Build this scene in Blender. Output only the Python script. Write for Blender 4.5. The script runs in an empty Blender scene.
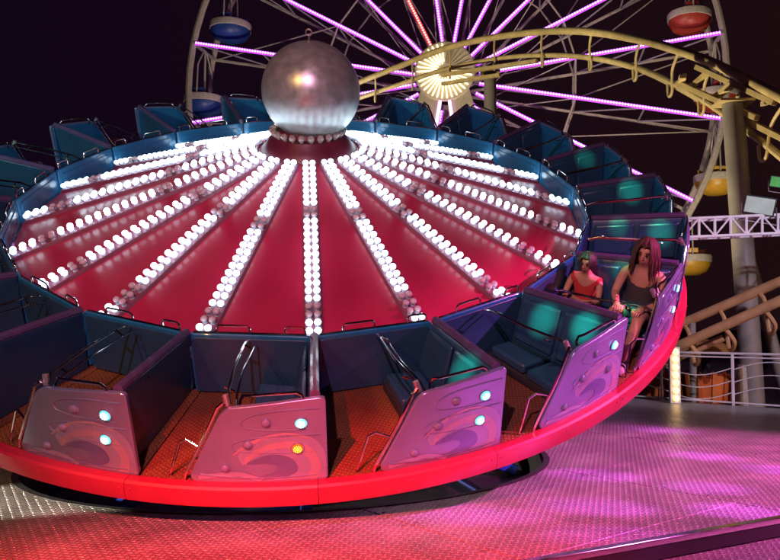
import bpy, bmesh, math, random
from mathutils import Vector, Matrix
random.seed(7)
R = math.radians
PI = math.pi
scene = bpy.context.scene
col = scene.collection

# ------------------------------------------------------------------ camera
EYE = Vector((0, 0, 1.4))
FPX, TH, PPX, PPY = 774.08, 0.0632165, 450.0, 280.0
cam_d = bpy.data.cameras.new('camera')
cam = bpy.data.objects.new('camera', cam_d)
col.objects.link(cam)
cam.location = EYE
cam.rotation_euler = (PI / 2 + TH, 0, 0)
cam_d.sensor_fit = 'HORIZONTAL'
cam_d.sensor_width = 36
cam_d.lens = 36 * FPX / 780
cam_d.shift_x = -60 / 780
cam_d.clip_start = 0.05
cam_d.clip_end = 3000
scene.camera = cam

def at(px, py, d):
    """point of the place seen at a photo pixel, d metres ahead"""
    x, y, z = (px - PPX) / FPX, (py - PPY) / FPX, 1.0
    v = Vector((x, math.sin(TH) * y + math.cos(TH) * z, -math.cos(TH) * y + math.sin(TH) * z))
    return EYE + v * (d / v.y)

# ------------------------------------------------------------------ night sky
world = bpy.data.worlds.new('World')
scene.world = world
world.use_nodes = True
wn = world.node_tree
wn.nodes.clear()
wo = wn.nodes.new('ShaderNodeOutputWorld')
wb = wn.nodes.new('ShaderNodeBackground')
tc = wn.nodes.new('ShaderNodeTexCoord')
sp = wn.nodes.new('ShaderNodeSeparateXYZ')
mr = wn.nodes.new('ShaderNodeMapRange')
cr = wn.nodes.new('ShaderNodeMix')
cr.data_type = 'RGBA'
mr.inputs[1].default_value = -0.6
mr.inputs[2].default_value = 0.6
cr.inputs[6].default_value = (0.0048, 0.0014, 0.0080, 1)
cr.inputs[7].default_value = (0.0125, 0.0042, 0.0045, 1)
wn.links.new(tc.outputs['Generated'], sp.inputs[0])
wn.links.new(sp.outputs['X'], mr.inputs[0])
wn.links.new(mr.outputs[0], cr.inputs[0])
wn.links.new(cr.outputs[2], wb.inputs[0])
wb.inputs[1].default_value = 1.0
wn.links.new(wb.outputs[0], wo.inputs[0])

scene.view_settings.view_transform = 'Standard'
scene.view_settings.look = 'None'
scene.view_settings.exposure = 0
scene.view_settings.gamma = 1
scene.view_settings.use_curve_mapping = False
scene.render.engine = 'CYCLES'
scene.cycles.use_light_tree = True
scene.cycles.max_bounces = 6
scene.cycles.sample_clamp_indirect = 4.0

# ------------------------------------------------------------------ materials
MATS = {}
def mat(name, color, rough=0.5, metal=0.0, var=0.12, scale=6.0, bump=0.0, bscale=40.0,
        emit=None, es=0.0, coat=0.0, spec=0.5, rvar=0.08, trans=0.0, ior=1.45):
    if name in MATS:
        return MATS[name]
    m = bpy.data.materials.new(name)
    m.use_nodes = True
    nt = m.node_tree
    p = nt.nodes['Principled BSDF']
    tcn = nt.nodes.new('ShaderNodeTexCoord')
    nz = nt.nodes.new('ShaderNodeTexNoise')
    nz.inputs['Scale'].default_value = scale
    nz.inputs['Detail'].default_value = 5
    nt.links.new(tcn.outputs['Object'], nz.inputs['Vector'])
    rmp = nt.nodes.new('ShaderNodeMapRange')
    rmp.inputs[1].default_value = 0.3
    rmp.inputs[2].default_value = 0.7
    rmp.inputs[3].default_value = 1 - var
    rmp.inputs[4].default_value = 1 + var
    nt.links.new(nz.outputs['Fac'], rmp.inputs[0])
    mx = nt.nodes.new('ShaderNodeVectorMath')
    mx.operation = 'SCALE'
    mx.inputs[0].default_value = color
    nt.links.new(rmp.outputs[0], mx.inputs['Scale'])
    nt.links.new(mx.outputs[0], p.inputs['Base Color'])
    r2 = nt.nodes.new('ShaderNodeMapRange')
    r2.inputs[1].default_value = 0.3
    r2.inputs[2].default_value = 0.7
    r2.inputs[3].default_value = max(0.02, rough - rvar)
    r2.inputs[4].default_value = min(1, rough + rvar)
    nt.links.new(nz.outputs['Fac'], r2.inputs[0])
    nt.links.new(r2.outputs[0], p.inputs['Roughness'])
    p.inputs['Metallic'].default_value = metal
    p.inputs['Coat Weight'].default_value = coat
    p.inputs['Specular IOR Level'].default_value = spec
    p.inputs['Transmission Weight'].default_value = trans
    p.inputs['IOR'].default_value = ior
    if bump:
        n2 = nt.nodes.new('ShaderNodeTexNoise')
        n2.inputs['Scale'].default_value = bscale
        n2.inputs['Detail'].default_value = 3
        nt.links.new(tcn.outputs['Object'], n2.inputs['Vector'])
        bp = nt.nodes.new('ShaderNodeBump')
        bp.inputs['Strength'].default_value = bump
        bp.inputs['Distance'].default_value = 0.01
        nt.links.new(n2.outputs['Fac'], bp.inputs['Height'])
        nt.links.new(bp.outputs[0], p.inputs['Normal'])
    if emit:
        p.inputs['Emission Color'].default_value = (*emit, 1)
        p.inputs['Emission Strength'].default_value = es
    MATS[name] = m
    return m

def tread_mat(name, color, rough, metal, cell, rot, var=0.32):
    """checker plate: lozenges of alternating direction, as relief"""
    m = bpy.data.materials.new(name)
    m.use_nodes = True
    nt = m.node_tree
    L = nt.links.new
    p = nt.nodes['Principled BSDF']
    tcn = nt.nodes.new('ShaderNodeTexCoord')
    mp = nt.nodes.new('ShaderNodeMapping')
    mp.inputs['Rotation'].default_value = (0, 0, rot)
    mp.inputs['Scale'].default_value = (1 / cell, 1 / cell, 1)
    L(tcn.outputs['Object'], mp.inputs[0])
    s = nt.nodes.new('ShaderNodeSeparateXYZ')
    L(mp.outputs[0], s.inputs[0])
    def M(op, a, b=None):
        n = nt.nodes.new('ShaderNodeMath')
        n.operation = op
        for i, q in enumerate((a, b)):
            if q is None:
                continue
            if isinstance(q, (int, float)):
                n.inputs[i].default_value = q
            else:
                L(q, n.inputs[i])
        return n.outputs[0]
    X, Y = s.outputs[0], s.outputs[1]
    par = M('MODULO', M('ABSOLUTE', M('ADD', M('FLOOR', X), M('FLOOR', Y))), 2)
    fx = M('SUBTRACT', M('FRACT', X), 0.5)
    fy = M('SUBTRACT', M('FRACT', Y), 0.5)
    # swap axes by parity
    ip = M('SUBTRACT', 1, par)
    a = M('ADD', M('MULTIPLY', fx, par), M('MULTIPLY', fy, ip))
    b = M('ADD', M('MULTIPLY', fy, par), M('MULTIPLY', fx, ip))
    d = M('SQRT', M('ADD', M('POWER', M('DIVIDE', M('ABSOLUTE', a), 0.47), 2),
                    M('POWER', M('DIVIDE', M('ABSOLUTE', b), 0.19), 2)))
    sm = nt.nodes.new('ShaderNodeMapRange')
    sm.interpolation_type = 'SMOOTHSTEP'
    sm.inputs[1].default_value = 0.75
    sm.inputs[2].default_value = 1.25
    sm.inputs[3].default_value = 1
    sm.inputs[4].default_value = 0
    L(d, sm.inputs[0])
    nz = nt.nodes.new('ShaderNodeTexNoise')
    nz.inputs['Scale'].default_value = 1.7
    nz.inputs['Detail'].default_value = 8
    nz.inputs['Roughness'].default_value = 0.65
    L(tcn.outputs['Object'], nz.inputs['Vector'])
    vr = nt.nodes.new('ShaderNodeMapRange')
    vr.inputs[1].default_value = 0.3
    vr.inputs[2].default_value = 0.7
    vr.inputs[3].default_value = 1 - var
    vr.inputs[4].default_value = 1 + var
    L(nz.outputs['Fac'], vr.inputs[0])
    wear_glint = M('MULTIPLY', vr.outputs[0], M('ADD', M('MULTIPLY', sm.outputs[0], 0.6), 0.6))  # blotchy wear; lozenge tops painted paler to imitate their glints
    sc = nt.nodes.new('ShaderNodeVectorMath')
    sc.operation = 'SCALE'
    sc.inputs[0].default_value = color
    L(wear_glint, sc.inputs['Scale'])
    L(sc.outputs[0], p.inputs['Base Color'])
    rr = nt.nodes.new('ShaderNodeMapRange')
    rr.inputs[1].default_value = 0.3
    rr.inputs[2].default_value = 0.7
    rr.inputs[3].default_value = rough - 0.08
    rr.inputs[4].default_value = rough + 0.1
    L(nz.outputs['Fac'], rr.inputs[0])
    L(rr.outputs[0], p.inputs['Roughness'])
    p.inputs['Metallic'].default_value = metal
    bp = nt.nodes.new('ShaderNodeBump')
    bp.inputs['Strength'].default_value = 1.0
    bp.inputs['Distance'].default_value = 0.012
    L(sm.outputs[0], bp.inputs['Height'])
    L(bp.outputs[0], p.inputs['Normal'])
    MATS[name] = m
    return m

tread = tread_mat('tread_plate', (0.50, 0.49, 0.50), 0.36, 0.40, 0.048, R(12))
car_tread = tread_mat('car_floor_plate', (0.27, 0.10, 0.04), 0.5, 0.2, 0.03, R(45))
steel = mat('galvanised_steel', (0.34, 0.34, 0.35), 0.45, 0.8)
chrome = mat('chrome', (0.75, 0.74, 0.73), 0.14, 1.0, rvar=0.05)
black = mat('black_paint', (0.012, 0.012, 0.014), 0.6)
dark = mat('dark_steel', (0.035, 0.035, 0.04), 0.55, 0.3)
red_cone = mat('crimson_lacquer', (0.37, 0.014, 0.060), 0.36, 0.0, var=0.12, scale=1.6, coat=0.15, bump=0.05, bscale=4)
red_strip = mat('dark_red_channel', (0.20, 0.06, 0.10), 0.4, coat=0.2)
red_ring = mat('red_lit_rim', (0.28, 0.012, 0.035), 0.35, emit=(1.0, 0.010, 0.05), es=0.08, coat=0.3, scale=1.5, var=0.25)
bulb_on = mat('bulb_lit', (0.9, 0.9, 0.9), 0.3, emit=(0.66, 0.85, 1.0), es=3.6)
def vary_emission(m, base, spread):
    nt = m.node_tree
    oi = nt.nodes.new('ShaderNodeObjectInfo')
    ge = nt.nodes.new('ShaderNodeNewGeometry')
    a = nt.nodes.new('ShaderNodeMath'); a.operation = 'ADD'
    f = nt.nodes.new('ShaderNodeMath'); f.operation = 'FRACT'
    r = nt.nodes.new('ShaderNodeMapRange')
    r.inputs[3].default_value = base - spread
    r.inputs[4].default_value = base + spread
    nt.links.new(oi.outputs['Random'], a.inputs[0])
    nt.links.new(ge.outputs['Random Per Island'], a.inputs[1])
    nt.links.new(a.outputs[0], f.inputs[0])
    nt.links.new(f.outputs[0], r.inputs[0])
    nt.links.new(r.outputs[0], nt.nodes['Principled BSDF'].inputs['Emission Strength'])
vary_emission(bulb_on, 3.9, 1.9)
bulb_socket = mat('bulb_socket', (0.50, 0.55, 0.64), 0.3, trans=0.2)
bulb_off = mat('bulb_unlit', (0.72, 0.60, 0.66), 0.18, trans=0.25)
blue_panel = mat('blue_gelcoat', (0.014, 0.16, 0.32), 0.28, coat=0.5, scale=3)
roll_m = mat('violet_edge_roll', (0.075, 0.05, 0.12), 0.25, coat=0.4, var=0.05)
navy = mat('navy_seat_vinyl', (0.017, 0.058, 0.115), 0.33, coat=0.25, scale=4, bump=0.08, bscale=60)
lilac = mat('pearl_lilac_gelcoat', (0.27, 0.35, 0.56), 0.25, 0.65, bump=0.02, bscale=3.0, var=0.10, scale=1.8, rvar=0.05, coat=0.5)
wave_pink = mat('wave_mural_peach', (0.46, 0.42, 0.50), 0.28, 0.55, var=0.15, scale=3, rvar=0.04)
wave_mauve = mat('wave_mural_mauve', (0.34, 0.40, 0.58), 0.28, 0.55, var=0.15, scale=3, rvar=0.04)
wave_deep = mat('wave_mural_violet', (0.17, 0.21, 0.42), 0.28, 0.55, var=0.2, scale=3, rvar=0.04)
lamp_cyan = mat('cyan_lamp', (0.1, 0.5, 0.5), 0.3, emit=(0.02, 0.75, 0.70), es=1.2)
lamp_cyan_core = mat('cyan_lamp_dots', (0.5, 0.8, 0.8), 0.3, emit=(0.35, 1.0, 0.95), es=2.2)
lamp_amber = mat('amber_lamp', (0.5, 0.15, 0.02), 0.3, emit=(1.0, 0.15, 0.01), es=0.5)
lamp_amber_core = mat('amber_lamp_dots', (0.8, 0.5, 0.1), 0.3, emit=(1.0, 0.42, 0.04), es=2.2)
lamp_off = mat('dull_lamp_lens', (0.15, 0.18, 0.30), 0.2, coat=0.5)
silver = mat('silver_ball_paint', (0.47, 0.54, 0.53), 0.34, 0.65, var=0.16, scale=12, rvar=0.06, bump=0.03, bscale=22)
glass = mat('clear_bulb_glass', (0.55, 0.50, 0.45), 0.08, trans=0.5)
base_blue = mat('blue_machine_paint', (0.02, 0.05, 0.40), 0.4)
wheel_paint = mat('cream_wheel_paint', (0.46, 0.41, 0.33), 0.45)
wheel_grey = mat('grey_wheel_paint', (0.30, 0.26, 0.30), 0.5)
yellow_paint = mat('yellow_track_paint', (0.62, 0.52, 0.25), 0.42, scale=3, var=0.2)
orange_paint = mat('tan_track_paint', (0.50, 0.30, 0.14), 0.5, scale=3, var=0.2)
post_grey = mat('grey_support_paint', (0.24, 0.23, 0.21), 0.5, scale=2, var=0.18)
white_paint = mat('white_railing_paint', (0.72, 0.70, 0.74), 0.4)
led_core = mat('led_bead', (0.8, 0.7, 0.9), 0.4, emit=(0.80, 0.40, 1.0), es=3.0)
led_halo = mat('violet_led_halo', (0.3, 0.1, 0.5), 0.4, emit=(0.55, 0.05, 0.95), es=1.3)  # glow around the beads, modelled as an emissive tube
led_red_core = mat('red_led_bead', (0.9, 0.3, 0.3), 0.4, emit=(1.0, 0.28, 0.22), es=4.0)
led_red_halo = mat('red_led_halo', (0.5, 0.05, 0.05), 0.4, emit=(0.9, 0.03, 0.05), es=0.9)
led_cyan_core = mat('pale_blue_led_bead', (0.6, 0.7, 0.9), 0.4, emit=(0.45, 0.6, 1.0), es=4.0)
warm_tube = mat('warm_light_tube', (0.9, 0.8, 0.6), 0.4, emit=(1.0, 0.82, 0.48), es=3.0)
warm_bulb = mat('warm_bulb', (0.9, 0.8, 0.6), 0.4, emit=(1.0, 0.60, 0.20), es=2.6)
dull_tube = mat('unlit_light_tube', (0.62, 0.55, 0.40), 0.4)
hub_cream = mat('cream_hub_board', (0.60, 0.52, 0.36), 0.5)
gond_cols = {'blue': mat('blue_gondola_shell', (0.02, 0.06, 0.24), 0.4),
             'red': mat('red_gondola_shell', (0.42, 0.05, 0.03), 0.4),
             'yellow': mat('yellow_gondola_shell', (0.60, 0.33, 0.03), 0.4)}
gond_band = mat('cream_gondola_band', (0.55, 0.50, 0.42), 0.45)
asphalt = mat('asphalt', (0.045, 0.043, 0.042), 0.85, var=0.25, scale=1.2, bump=0.3, bscale=60)
orange_plastic = mat('orange_tub_plastic', (0.62, 0.17, 0.04), 0.45)
skin_m = mat('skin', (0.46, 0.24, 0.16), 0.5, var=0.06)
cloth_dark = mat('charcoal_ribbed_top', (0.035, 0.032, 0.036), 0.8, bump=0.4, bscale=70)
cloth_denim = mat('dark_denim', (0.03, 0.045, 0.07), 0.85, bump=0.3, bscale=90)
cloth_red = mat('red_tshirt', (0.42, 0.03, 0.03), 0.85, bump=0.3, bscale=60)
cloth_tan = mat('tan_shorts', (0.35, 0.26, 0.16), 0.85, bump=0.3, bscale=60)
hair_red = mat('auburn_hair', (0.045, 0.015, 0.007), 0.75, bump=0.6, bscale=90)
hair_dark = mat('dark_hair', (0.025, 0.018, 0.014), 0.5, bump=0.6, bscale=90)
mouth_m = mat('mouth', (0.30, 0.09, 0.08), 0.5)
eye_m = mat('eye', (0.02, 0.015, 0.012), 0.2)
shoe_m = mat('shoe', (0.30, 0.28, 0.27), 0.7)
lens_m = mat('floodlight_glass', (0.55, 0.62, 0.58), 0.25)

# ------------------------------------------------------------------ mesh helpers
class MB:
    def __init__(s):
        s.v, s.f, s.m = [], [], []
    def add(s, vs, fs, mi=0):
        o = len(s.v)
        s.v += [tuple(q) for q in vs]
        s.f += [tuple(i + o for i in f) for f in fs]
        s.m += [mi] * len(fs)
        return s
    def hexa(s, c, mi=0):
        """8 corners: bottom loop 0-3, top loop 4-7"""
        return s.add(c, [(3, 2, 1, 0), (4, 5, 6, 7), (0, 1, 5, 4), (1, 2, 6, 5), (2, 3, 7, 6), (3, 0, 4, 7)], mi)
    def box(s, c, sx, sy, sz, M=None, mi=0):
        P = [Vector((x * sx / 2, y * sy / 2, z * sz / 2)) for z in (-1, 1) for x, y in ((-1, -1), (1, -1), (1, 1), (-1, 1))]
        c = Vector(c)
        return s.hexa([c + (M @ q if M else q) for q in P], mi)
    def beam(s, a, b, w, h, up=(0, 0, 1), mi=0):
        a, b = Vector(a), Vector(b)
        d = (b - a).normalized()
        up = Vector(up)
        if abs(d.dot(up.normalized())) > 0.98:
            up = Vector((1, 0, 0))
        x = d.cross(up).normalized() * (w / 2)
        y = x.cross(d).normalized() * (h / 2)
        return s.hexa([a - x - y, a + x - y, a + x + y, a - x + y, b - x - y, b + x - y, b + x + y, b - x + y], mi)
    def tube(s, pts, r, seg=8, closed=False, mi=0):
        pts = [Vector(q) for q in pts]
        n = len(pts)
        rad = r if isinstance(r, (list, tuple)) else [r] * n
        vs, fs = [], []
        ref = None
        for i, q in enumerate(pts):
            if closed:
                d = pts[(i + 1) % n] - pts[i - 1]
            else:
                d = pts[min(i + 1, n - 1)] - pts[max(i - 1, 0)]
            d = d.normalized() if d.length > 1e-9 else Vector((0, 0, 1))
            if ref is None:
                ref = Vector((0, 0, 1)) if abs(d.z) < 0.9 else Vector((1, 0, 0))
            x = d.cross(ref)
            if x.length < 1e-6:
                x = d.orthogonal()
            x.normalize()
            y = d.cross(x).normalized()
            ref = x.cross(d)
            for k in range(seg):
                t = 2 * PI * k / seg
                vs.append(q + (x * math.cos(t) + y * math.sin(t)) * rad[i])
        for i in range(n if closed else n - 1):
            j = (i + 1) % n
            for k in range(seg):
                l = (k + 1) % seg
                fs.append((i * seg + k, i * seg + l, j * seg + l, j * seg + k))
        if not closed:
            fs.append(tuple(range(seg))[::-1])
            fs.append(tuple((n - 1) * seg + k for k in range(seg)))
        return s.add(vs, fs, mi)
    def lathe(s, prof, seg=16, M=None, mi=0, caps=True):
        """profile (r, z) bottom to top about z"""
        vs, fs = [], []
        for r, z in prof:
            for k in range(seg):
                t = 2 * PI * k / seg
                q = Vector((r * math.cos(t), r * math.sin(t), z))
                vs.append(M @ q if M else q)
        n = len(prof)
        for i in range(n - 1):
            for k in range(seg):
                l = (k + 1) % seg
                fs.append((i * seg + k, i * seg + l, (i + 1) * seg + l, (i + 1) * seg + k))
        if caps:
            if prof[0][0] > 1e-6:
                fs.append(tuple(range(seg))[::-1])
            if prof[-1][0] > 1e-6:
                fs.append(tuple((n - 1) * seg + k for k in range(seg)))
        return s.add(vs, fs, mi)
    def build(s, name, m, parent=None, smooth=True, bevel=0.0, matrix=None, angle=35):
        me = bpy.data.meshes.new(name)
        me.from_pydata(s.v, [], s.f)
        for q in (m if isinstance(m, (list, tuple)) else [m]):
            me.materials.append(q)
        if any(s.m):
            me.polygons.foreach_set('material_index', s.m)
        bm = bmesh.new()
        bm.from_mesh(me)
        bmesh.ops.remove_doubles(bm, verts=bm.verts, dist=1e-5)
        bmesh.ops.recalc_face_normals(bm, faces=bm.faces)
        bm.to_mesh(me)
        bm.free()
        if smooth:
            me.shade_smooth()
            me.set_sharp_from_angle(angle=R(angle))
        return link(name, me, parent, bevel, matrix)

def link(name, me, parent=None, bevel=0.0, matrix=None):
    o = bpy.data.objects.new(name, me)
    col.objects.link(o)
    if parent:
        o.parent = parent
    if matrix is not None:
        o.matrix_local = matrix
    if bevel:
        b = o.modifiers.new('bevel', 'BEVEL')
        b.width = bevel
        b.segments = 2
        b.limit_method = 'ANGLE'
        b.angle_limit = R(40)
    return o

def tag(o, label=None, cat=None, group=None, kind=None):
    if label: o['label'] = label
    if cat: o['category'] = cat
    if group: o['group'] = group
    if kind: o['kind'] = kind
    return o

def empty(name, loc=(0, 0, 0), label=None, cat=None, group=None, matrix=None):
    o = bpy.data.objects.new(name, None)
    o.empty_display_size = 0.2
    col.objects.link(o)
    if matrix is not None:
        o.matrix_world = matrix
    else:
        o.location = loc
    return tag(o, label, cat, group)

def plate(poly, thick, fn, cuts=(), off=0.0, mb=None, mi=0, step=None):
    """2-D outline (s,z) diced along s and thickened; fn(s,z,d) maps it to space"""
    bm = bmesh.new()
    vs = [bm.verts.new((x, y, 0)) for x, y in poly]
    bm.faces.new(vs)
    xs = [q[0] for q in poly]
    if step:
        n = int((max(xs) - min(xs)) / step)
        cuts = [min(xs) + (i + 1) * step for i in range(n)]
    for c in cuts:
        bmesh.ops.bisect_plane(bm, geom=bm.verts[:] + bm.edges[:] + bm.faces[:], plane_co=(c, 0, 0), plane_no=(1, 0, 0))
    bm.verts.ensure_lookup_table()
    top = [fn(v.co.x, v.co.y, off + thick) for v in bm.verts]
    bot = [fn(v.co.x, v.co.y, off) for v in bm.verts]
    n = len(top)
    bm.verts.index_update()
    fs = []
    for f in bm.faces:
        idx = [v.index for v in f.verts]
        fs.append(tuple(idx))
        fs.append(tuple(i + n for i in reversed(idx)))
    for e in bm.edges:
        if len(e.link_faces) == 1:
            a, b = e.verts[0].index, e.verts[1].index
            fs.append((a, b, b + n, a + n))
    bm.free()
    mb = mb or MB()
    mb.add(top + bot, fs, mi)
    return mb

def smooth_path(pts, n=8):
    """Catmull-Rom through points"""
    P = [Vector(q) for q in pts]
    P = [P[0] * 2 - P[1]] + P + [P[-1] * 2 - P[-2]]
    out = []
    for i in range(1, len(P) - 2):
        for j in range(n):
            t = j / n
            p0, p1, p2, p3 = P[i - 1], P[i], P[i + 1], P[i + 2]
            out.append(0.5 * ((2 * p1) + (-p0 + p2) * t + (2 * p0 - 5 * p1 + 4 * p2 - p3) * t * t + (-p0 + 3 * p1 - 3 * p2 + p3) * t ** 3))
    out.append(P[-2])
    return out

def copy_tree(o, parent=None):
    c = o.copy()
    col.objects.link(c)
    c.parent = parent
    for ch in list(o.children):
        copy_tree(ch, c)
    return c

def rounded(poly, rad, n=4):
    """round the corners of a polygon"""
    out = []
    L = len(poly)
    for i in range(L):
        p0, p1, p2 = Vector(poly[i - 1]), Vector(poly[i]), Vector(poly[(i + 1) % L])
        a, b = (p0 - p1), (p2 - p1)
        r = min(rad, a.length * 0.45, b.length * 0.45)
        A, B = p1 + a.normalized() * r, p1 + b.normalized() * r
        for k in range(n + 1):
            t = k / n
            q = A * (1 - t) ** 2 + p1 * 2 * t * (1 - t) + B * t * t
            out.append((q.x, q.y))
    return out

def clip(poly, p, nrm):
    """keep the part of a convex polygon where (q-p).nrm > 0"""
    out = []
    for i in range(len(poly)):
        a, b = poly[i - 1], poly[i]
        da = (a[0] - p[0]) * nrm[0] + (a[1] - p[1]) * nrm[1]
        db = (b[0] - p[0]) * nrm[0] + (b[1] - p[1]) * nrm[1]
        if (da > 0) != (db > 0):
            t = da / (da - db)
            out.append((a[0] + (b[0] - a[0]) * t, a[1] + (b[1] - a[1]) * t))
        if db > 0:
            out.append(b)
    return out

# ------------------------------------------------------------------ lamps (their fixtures stand beyond the frame)
def spot(parent, loc, aim, energy, color, size, blend=0.4, rad=0.08):
    ld = bpy.data.lights.new('lamp', 'SPOT')
    ld.energy = energy
    ld.color = color
    ld.spot_size = R(size)
    ld.spot_blend = blend
    ld.shadow_soft_size = rad
    o = bpy.data.objects.new('lamp', ld)
    col.objects.link(o)
    loc, aim = Vector(loc), Vector(aim)
    d = (aim - loc).normalized()
    mw = Matrix.Translation(loc + d * 0.02) @ d.to_track_quat('-Z', 'Y').to_matrix().to_4x4()
    o.matrix_world = mw
    if parent:
        o.parent = parent
        o.matrix_parent_inverse = Matrix.Identity(4)
        o.matrix_local = parent.matrix_basis.inverted() @ mw
    return o

def par_can(loc, aim, label, name='stage_light', group='stage lights on the lighting masts'):
    """housing, yoke; the lamp sits at its mouth"""
    loc, aim = Vector(loc), Vector(aim)
    d = (aim - loc).normalized()
    e = empty(name, loc, label, 'stage light', group)
    M = d.to_track_quat('Z', 'Y').to_matrix().to_4x4()
    mb = MB()
    mb.lathe([(0.05, -0.34), (0.10, -0.32), (0.11, -0.2), (0.12, -0.02), (0.135, -0.01), (0.135, 0.0), (0.115, 0.0), (0.10, -0.18), (0.0, -0.2)], 16, M)
    mb.build('housing', black, e)
    y = MB()
    sx = M.to_3x3() @ Vector((1, 0, 0))
    y.tube([sx * 0.15 - d * 0.12, sx * 0.15 - d * 0.12 + Vector((0, 0, 0.2)), -sx * 0.15 - d * 0.12 + Vector((0, 0, 0.2)), -sx * 0.15 - d * 0.12], 0.012, 6)
    y.build('yoke', dark, e)
    return e

# ------------------------------------------------------------------ ground, deck, pit
g = MB()
g.add([(-700, -100, -0.35), (700, -100, -0.35), (700, 1200, -0.35), (-700, 1200, -0.35)], [(0, 1, 2, 3)])
tag(g.build('ground', asphalt, smooth=False), kind='structure')

PIT = (-1.70, 8.75)
PIT_R = 2.76
AD = Vector((math.cos(R(-50)), math.sin(R(-50))))
BD = Vector((math.cos(R(40)), math.sin(R(40))))
FRONT_P = (0.577, 4.799)
ED = Vector((math.cos(R(28.66)), math.sin(R(28.66))))
FRONT_N = (-ED.y, ED.x)
FENCE_P = Vector((4.458, 14.994))
FD = Vector((math.cos(R(-44.5)), math.sin(R(-44.5))))
FENCE_N = (-0.7009, -0.7133)
def deck_clip(poly, inset=0.0):
    poly = clip(poly, (FRONT_P[0] + FRONT_N[0] * inset, FRONT_P[1] + FRONT_N[1] * inset), FRONT_N)
    if poly: poly = clip(poly, (FENCE_P.x - FENCE_N[0] * 0.12, FENCE_P.y - FENCE_N[1] * 0.12), FENCE_N)
    if poly: poly = clip(poly, (-8.5, 0), (1, 0))
    if poly: poly = clip(poly, (0, 17.5), (0, -1))
    if poly: poly = clip(poly, (7.2, 0), (-1, 0))
    return poly

cut_me = bpy.data.meshes.new('cut')
cb = MB().lathe([(PIT_R, -2), (PIT_R, 2)], 96, Matrix.Translation((PIT[0], PIT[1], 0)))
cut_me.from_pydata(cb.v, [], cb.f)
cutter = bpy.data.objects.new('cut', cut_me)
col.objects.link(cutter)

def with_hole(o):
    md = o.modifiers.new('hole', 'BOOLEAN')
    md.object = cutter
    md.operation = 'DIFFERENCE'
    md.solver = 'EXACT'
    dg = bpy.context.evaluated_depsgraph_get()
    me = bpy.data.meshes.new_from_object(o.evaluated_get(dg))
    o.modifiers.clear()
    o.data = me

def prism(poly, z0, z1):
    n = len(poly)
    mb = MB()
    mb.add([(x, y, z0) for x, y in poly] + [(x, y, z1) for x, y in poly],
           [tuple(range(n))[::-1], tuple(range(n, 2 * n))] + [(i, (i + 1) % n, (i + 1) % n + n, i + n) for i in range(n)])
    return mb

big = [(-30, -30), (30, -30), (30, 40), (-30, 40)]
deck = prism(deck_clip(big, 0.03), -0.35, -0.045).build('deck', dark, smooth=False)
with_hole(deck)
tag(deck, kind='structure')
for j in range(-6, 7):
    b0 = 3.42 + 2.45 * j
    for i in range(-6, 6):
        a0 = -3.38 + 3.0 * i + (1.3 if j % 2 else 0)
        gap = 0.005
        poly = []
        for s, t in ((0, 0), (1, 0), (1, 1), (0, 1)):
            aa = a0 + gap + s * (3.0 - 2 * gap)
            bb = b0 + gap + t * (2.45 - 2 * gap)
            q = AD * aa + BD * bb
            poly.append((q.x, q.y))
        poly = deck_clip(poly, 0.05)
        if len(poly) < 3:
            continue
        area = abs(sum(poly[k - 1][0] * poly[k][1] - poly[k][0] * poly[k - 1][1] for k in range(len(poly)))) / 2
        if area < 0.02:
            continue
        if all(math.hypot(x - PIT[0], y - PIT[1]) < PIT_R for x, y in poly):
            continue
        o = prism(poly, -0.041, random.uniform(-0.0025, 0.0)).build('deck_plate', tread, deck, smooth=False)
        dmin = min(math.hypot(x - PIT[0], y - PIT[1]) for x, y in poly)
        if dmin < PIT_R + 3.2:
            with_hole(o)
            if len(o.data.polygons) == 0:
                bpy.data.objects.remove(o)
                continue
        b = o.modifiers.new('bevel', 'BEVEL')
        b.width = 0.004
        b.segments = 1
        b.limit_method = 'ANGLE'
bpy.data.objects.remove(cutter)
# screw heads along the plate joints
sm_ = MB()
def inside_deck(q):
    if math.hypot(q.x - PIT[0], q.y - PIT[1]) < PIT_R + 0.08: return False
    if (q.x - FRONT_P[0]) * FRONT_N[0] + (q.y - FRONT_P[1]) * FRONT_N[1] < 0.12: return False
    return (q.x - FENCE_P.x) * FENCE_N[0] + (q.y - FENCE_P.y) * FENCE_N[1] > 0.1 and -6 < q.x < 6 and q.y < 13
for j in range(-3, 5):
    for side in (-0.06, 0.06):
        for i in range(-24, 24):
            q = AD * (i * 0.42 + 0.1) + BD * (3.42 + 2.45 * j + side)
            if inside_deck(q):
                sm_.lathe([(0.013, -0.001), (0.013, 0.003), (0.009, 0.0055), (0.0, 0.006)], 6, Matrix.Translation((q.x, q.y, 0.0)))
tag(sm_.build('plate_screws', steel, deck), kind='stuff')
# collar round the pit and its black lining
c = MB().lathe([(PIT_R - 0.035, -0.34), (PIT_R - 0.035, 0.006), (PIT_R + 0.03, 0.006), (PIT_R + 0.03, 0.0015), (PIT_R - 0.005, 0.0015), (PIT_R - 0.005, -0.34)], 96,
               Matrix.Translation((PIT[0], PIT[1], 0)), caps=False)
c.build('pit_collar', dark, deck)
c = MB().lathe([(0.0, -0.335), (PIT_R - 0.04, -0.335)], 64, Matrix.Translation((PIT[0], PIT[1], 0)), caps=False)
tag(c.build('pit_floor', black), kind='structure')
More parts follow.
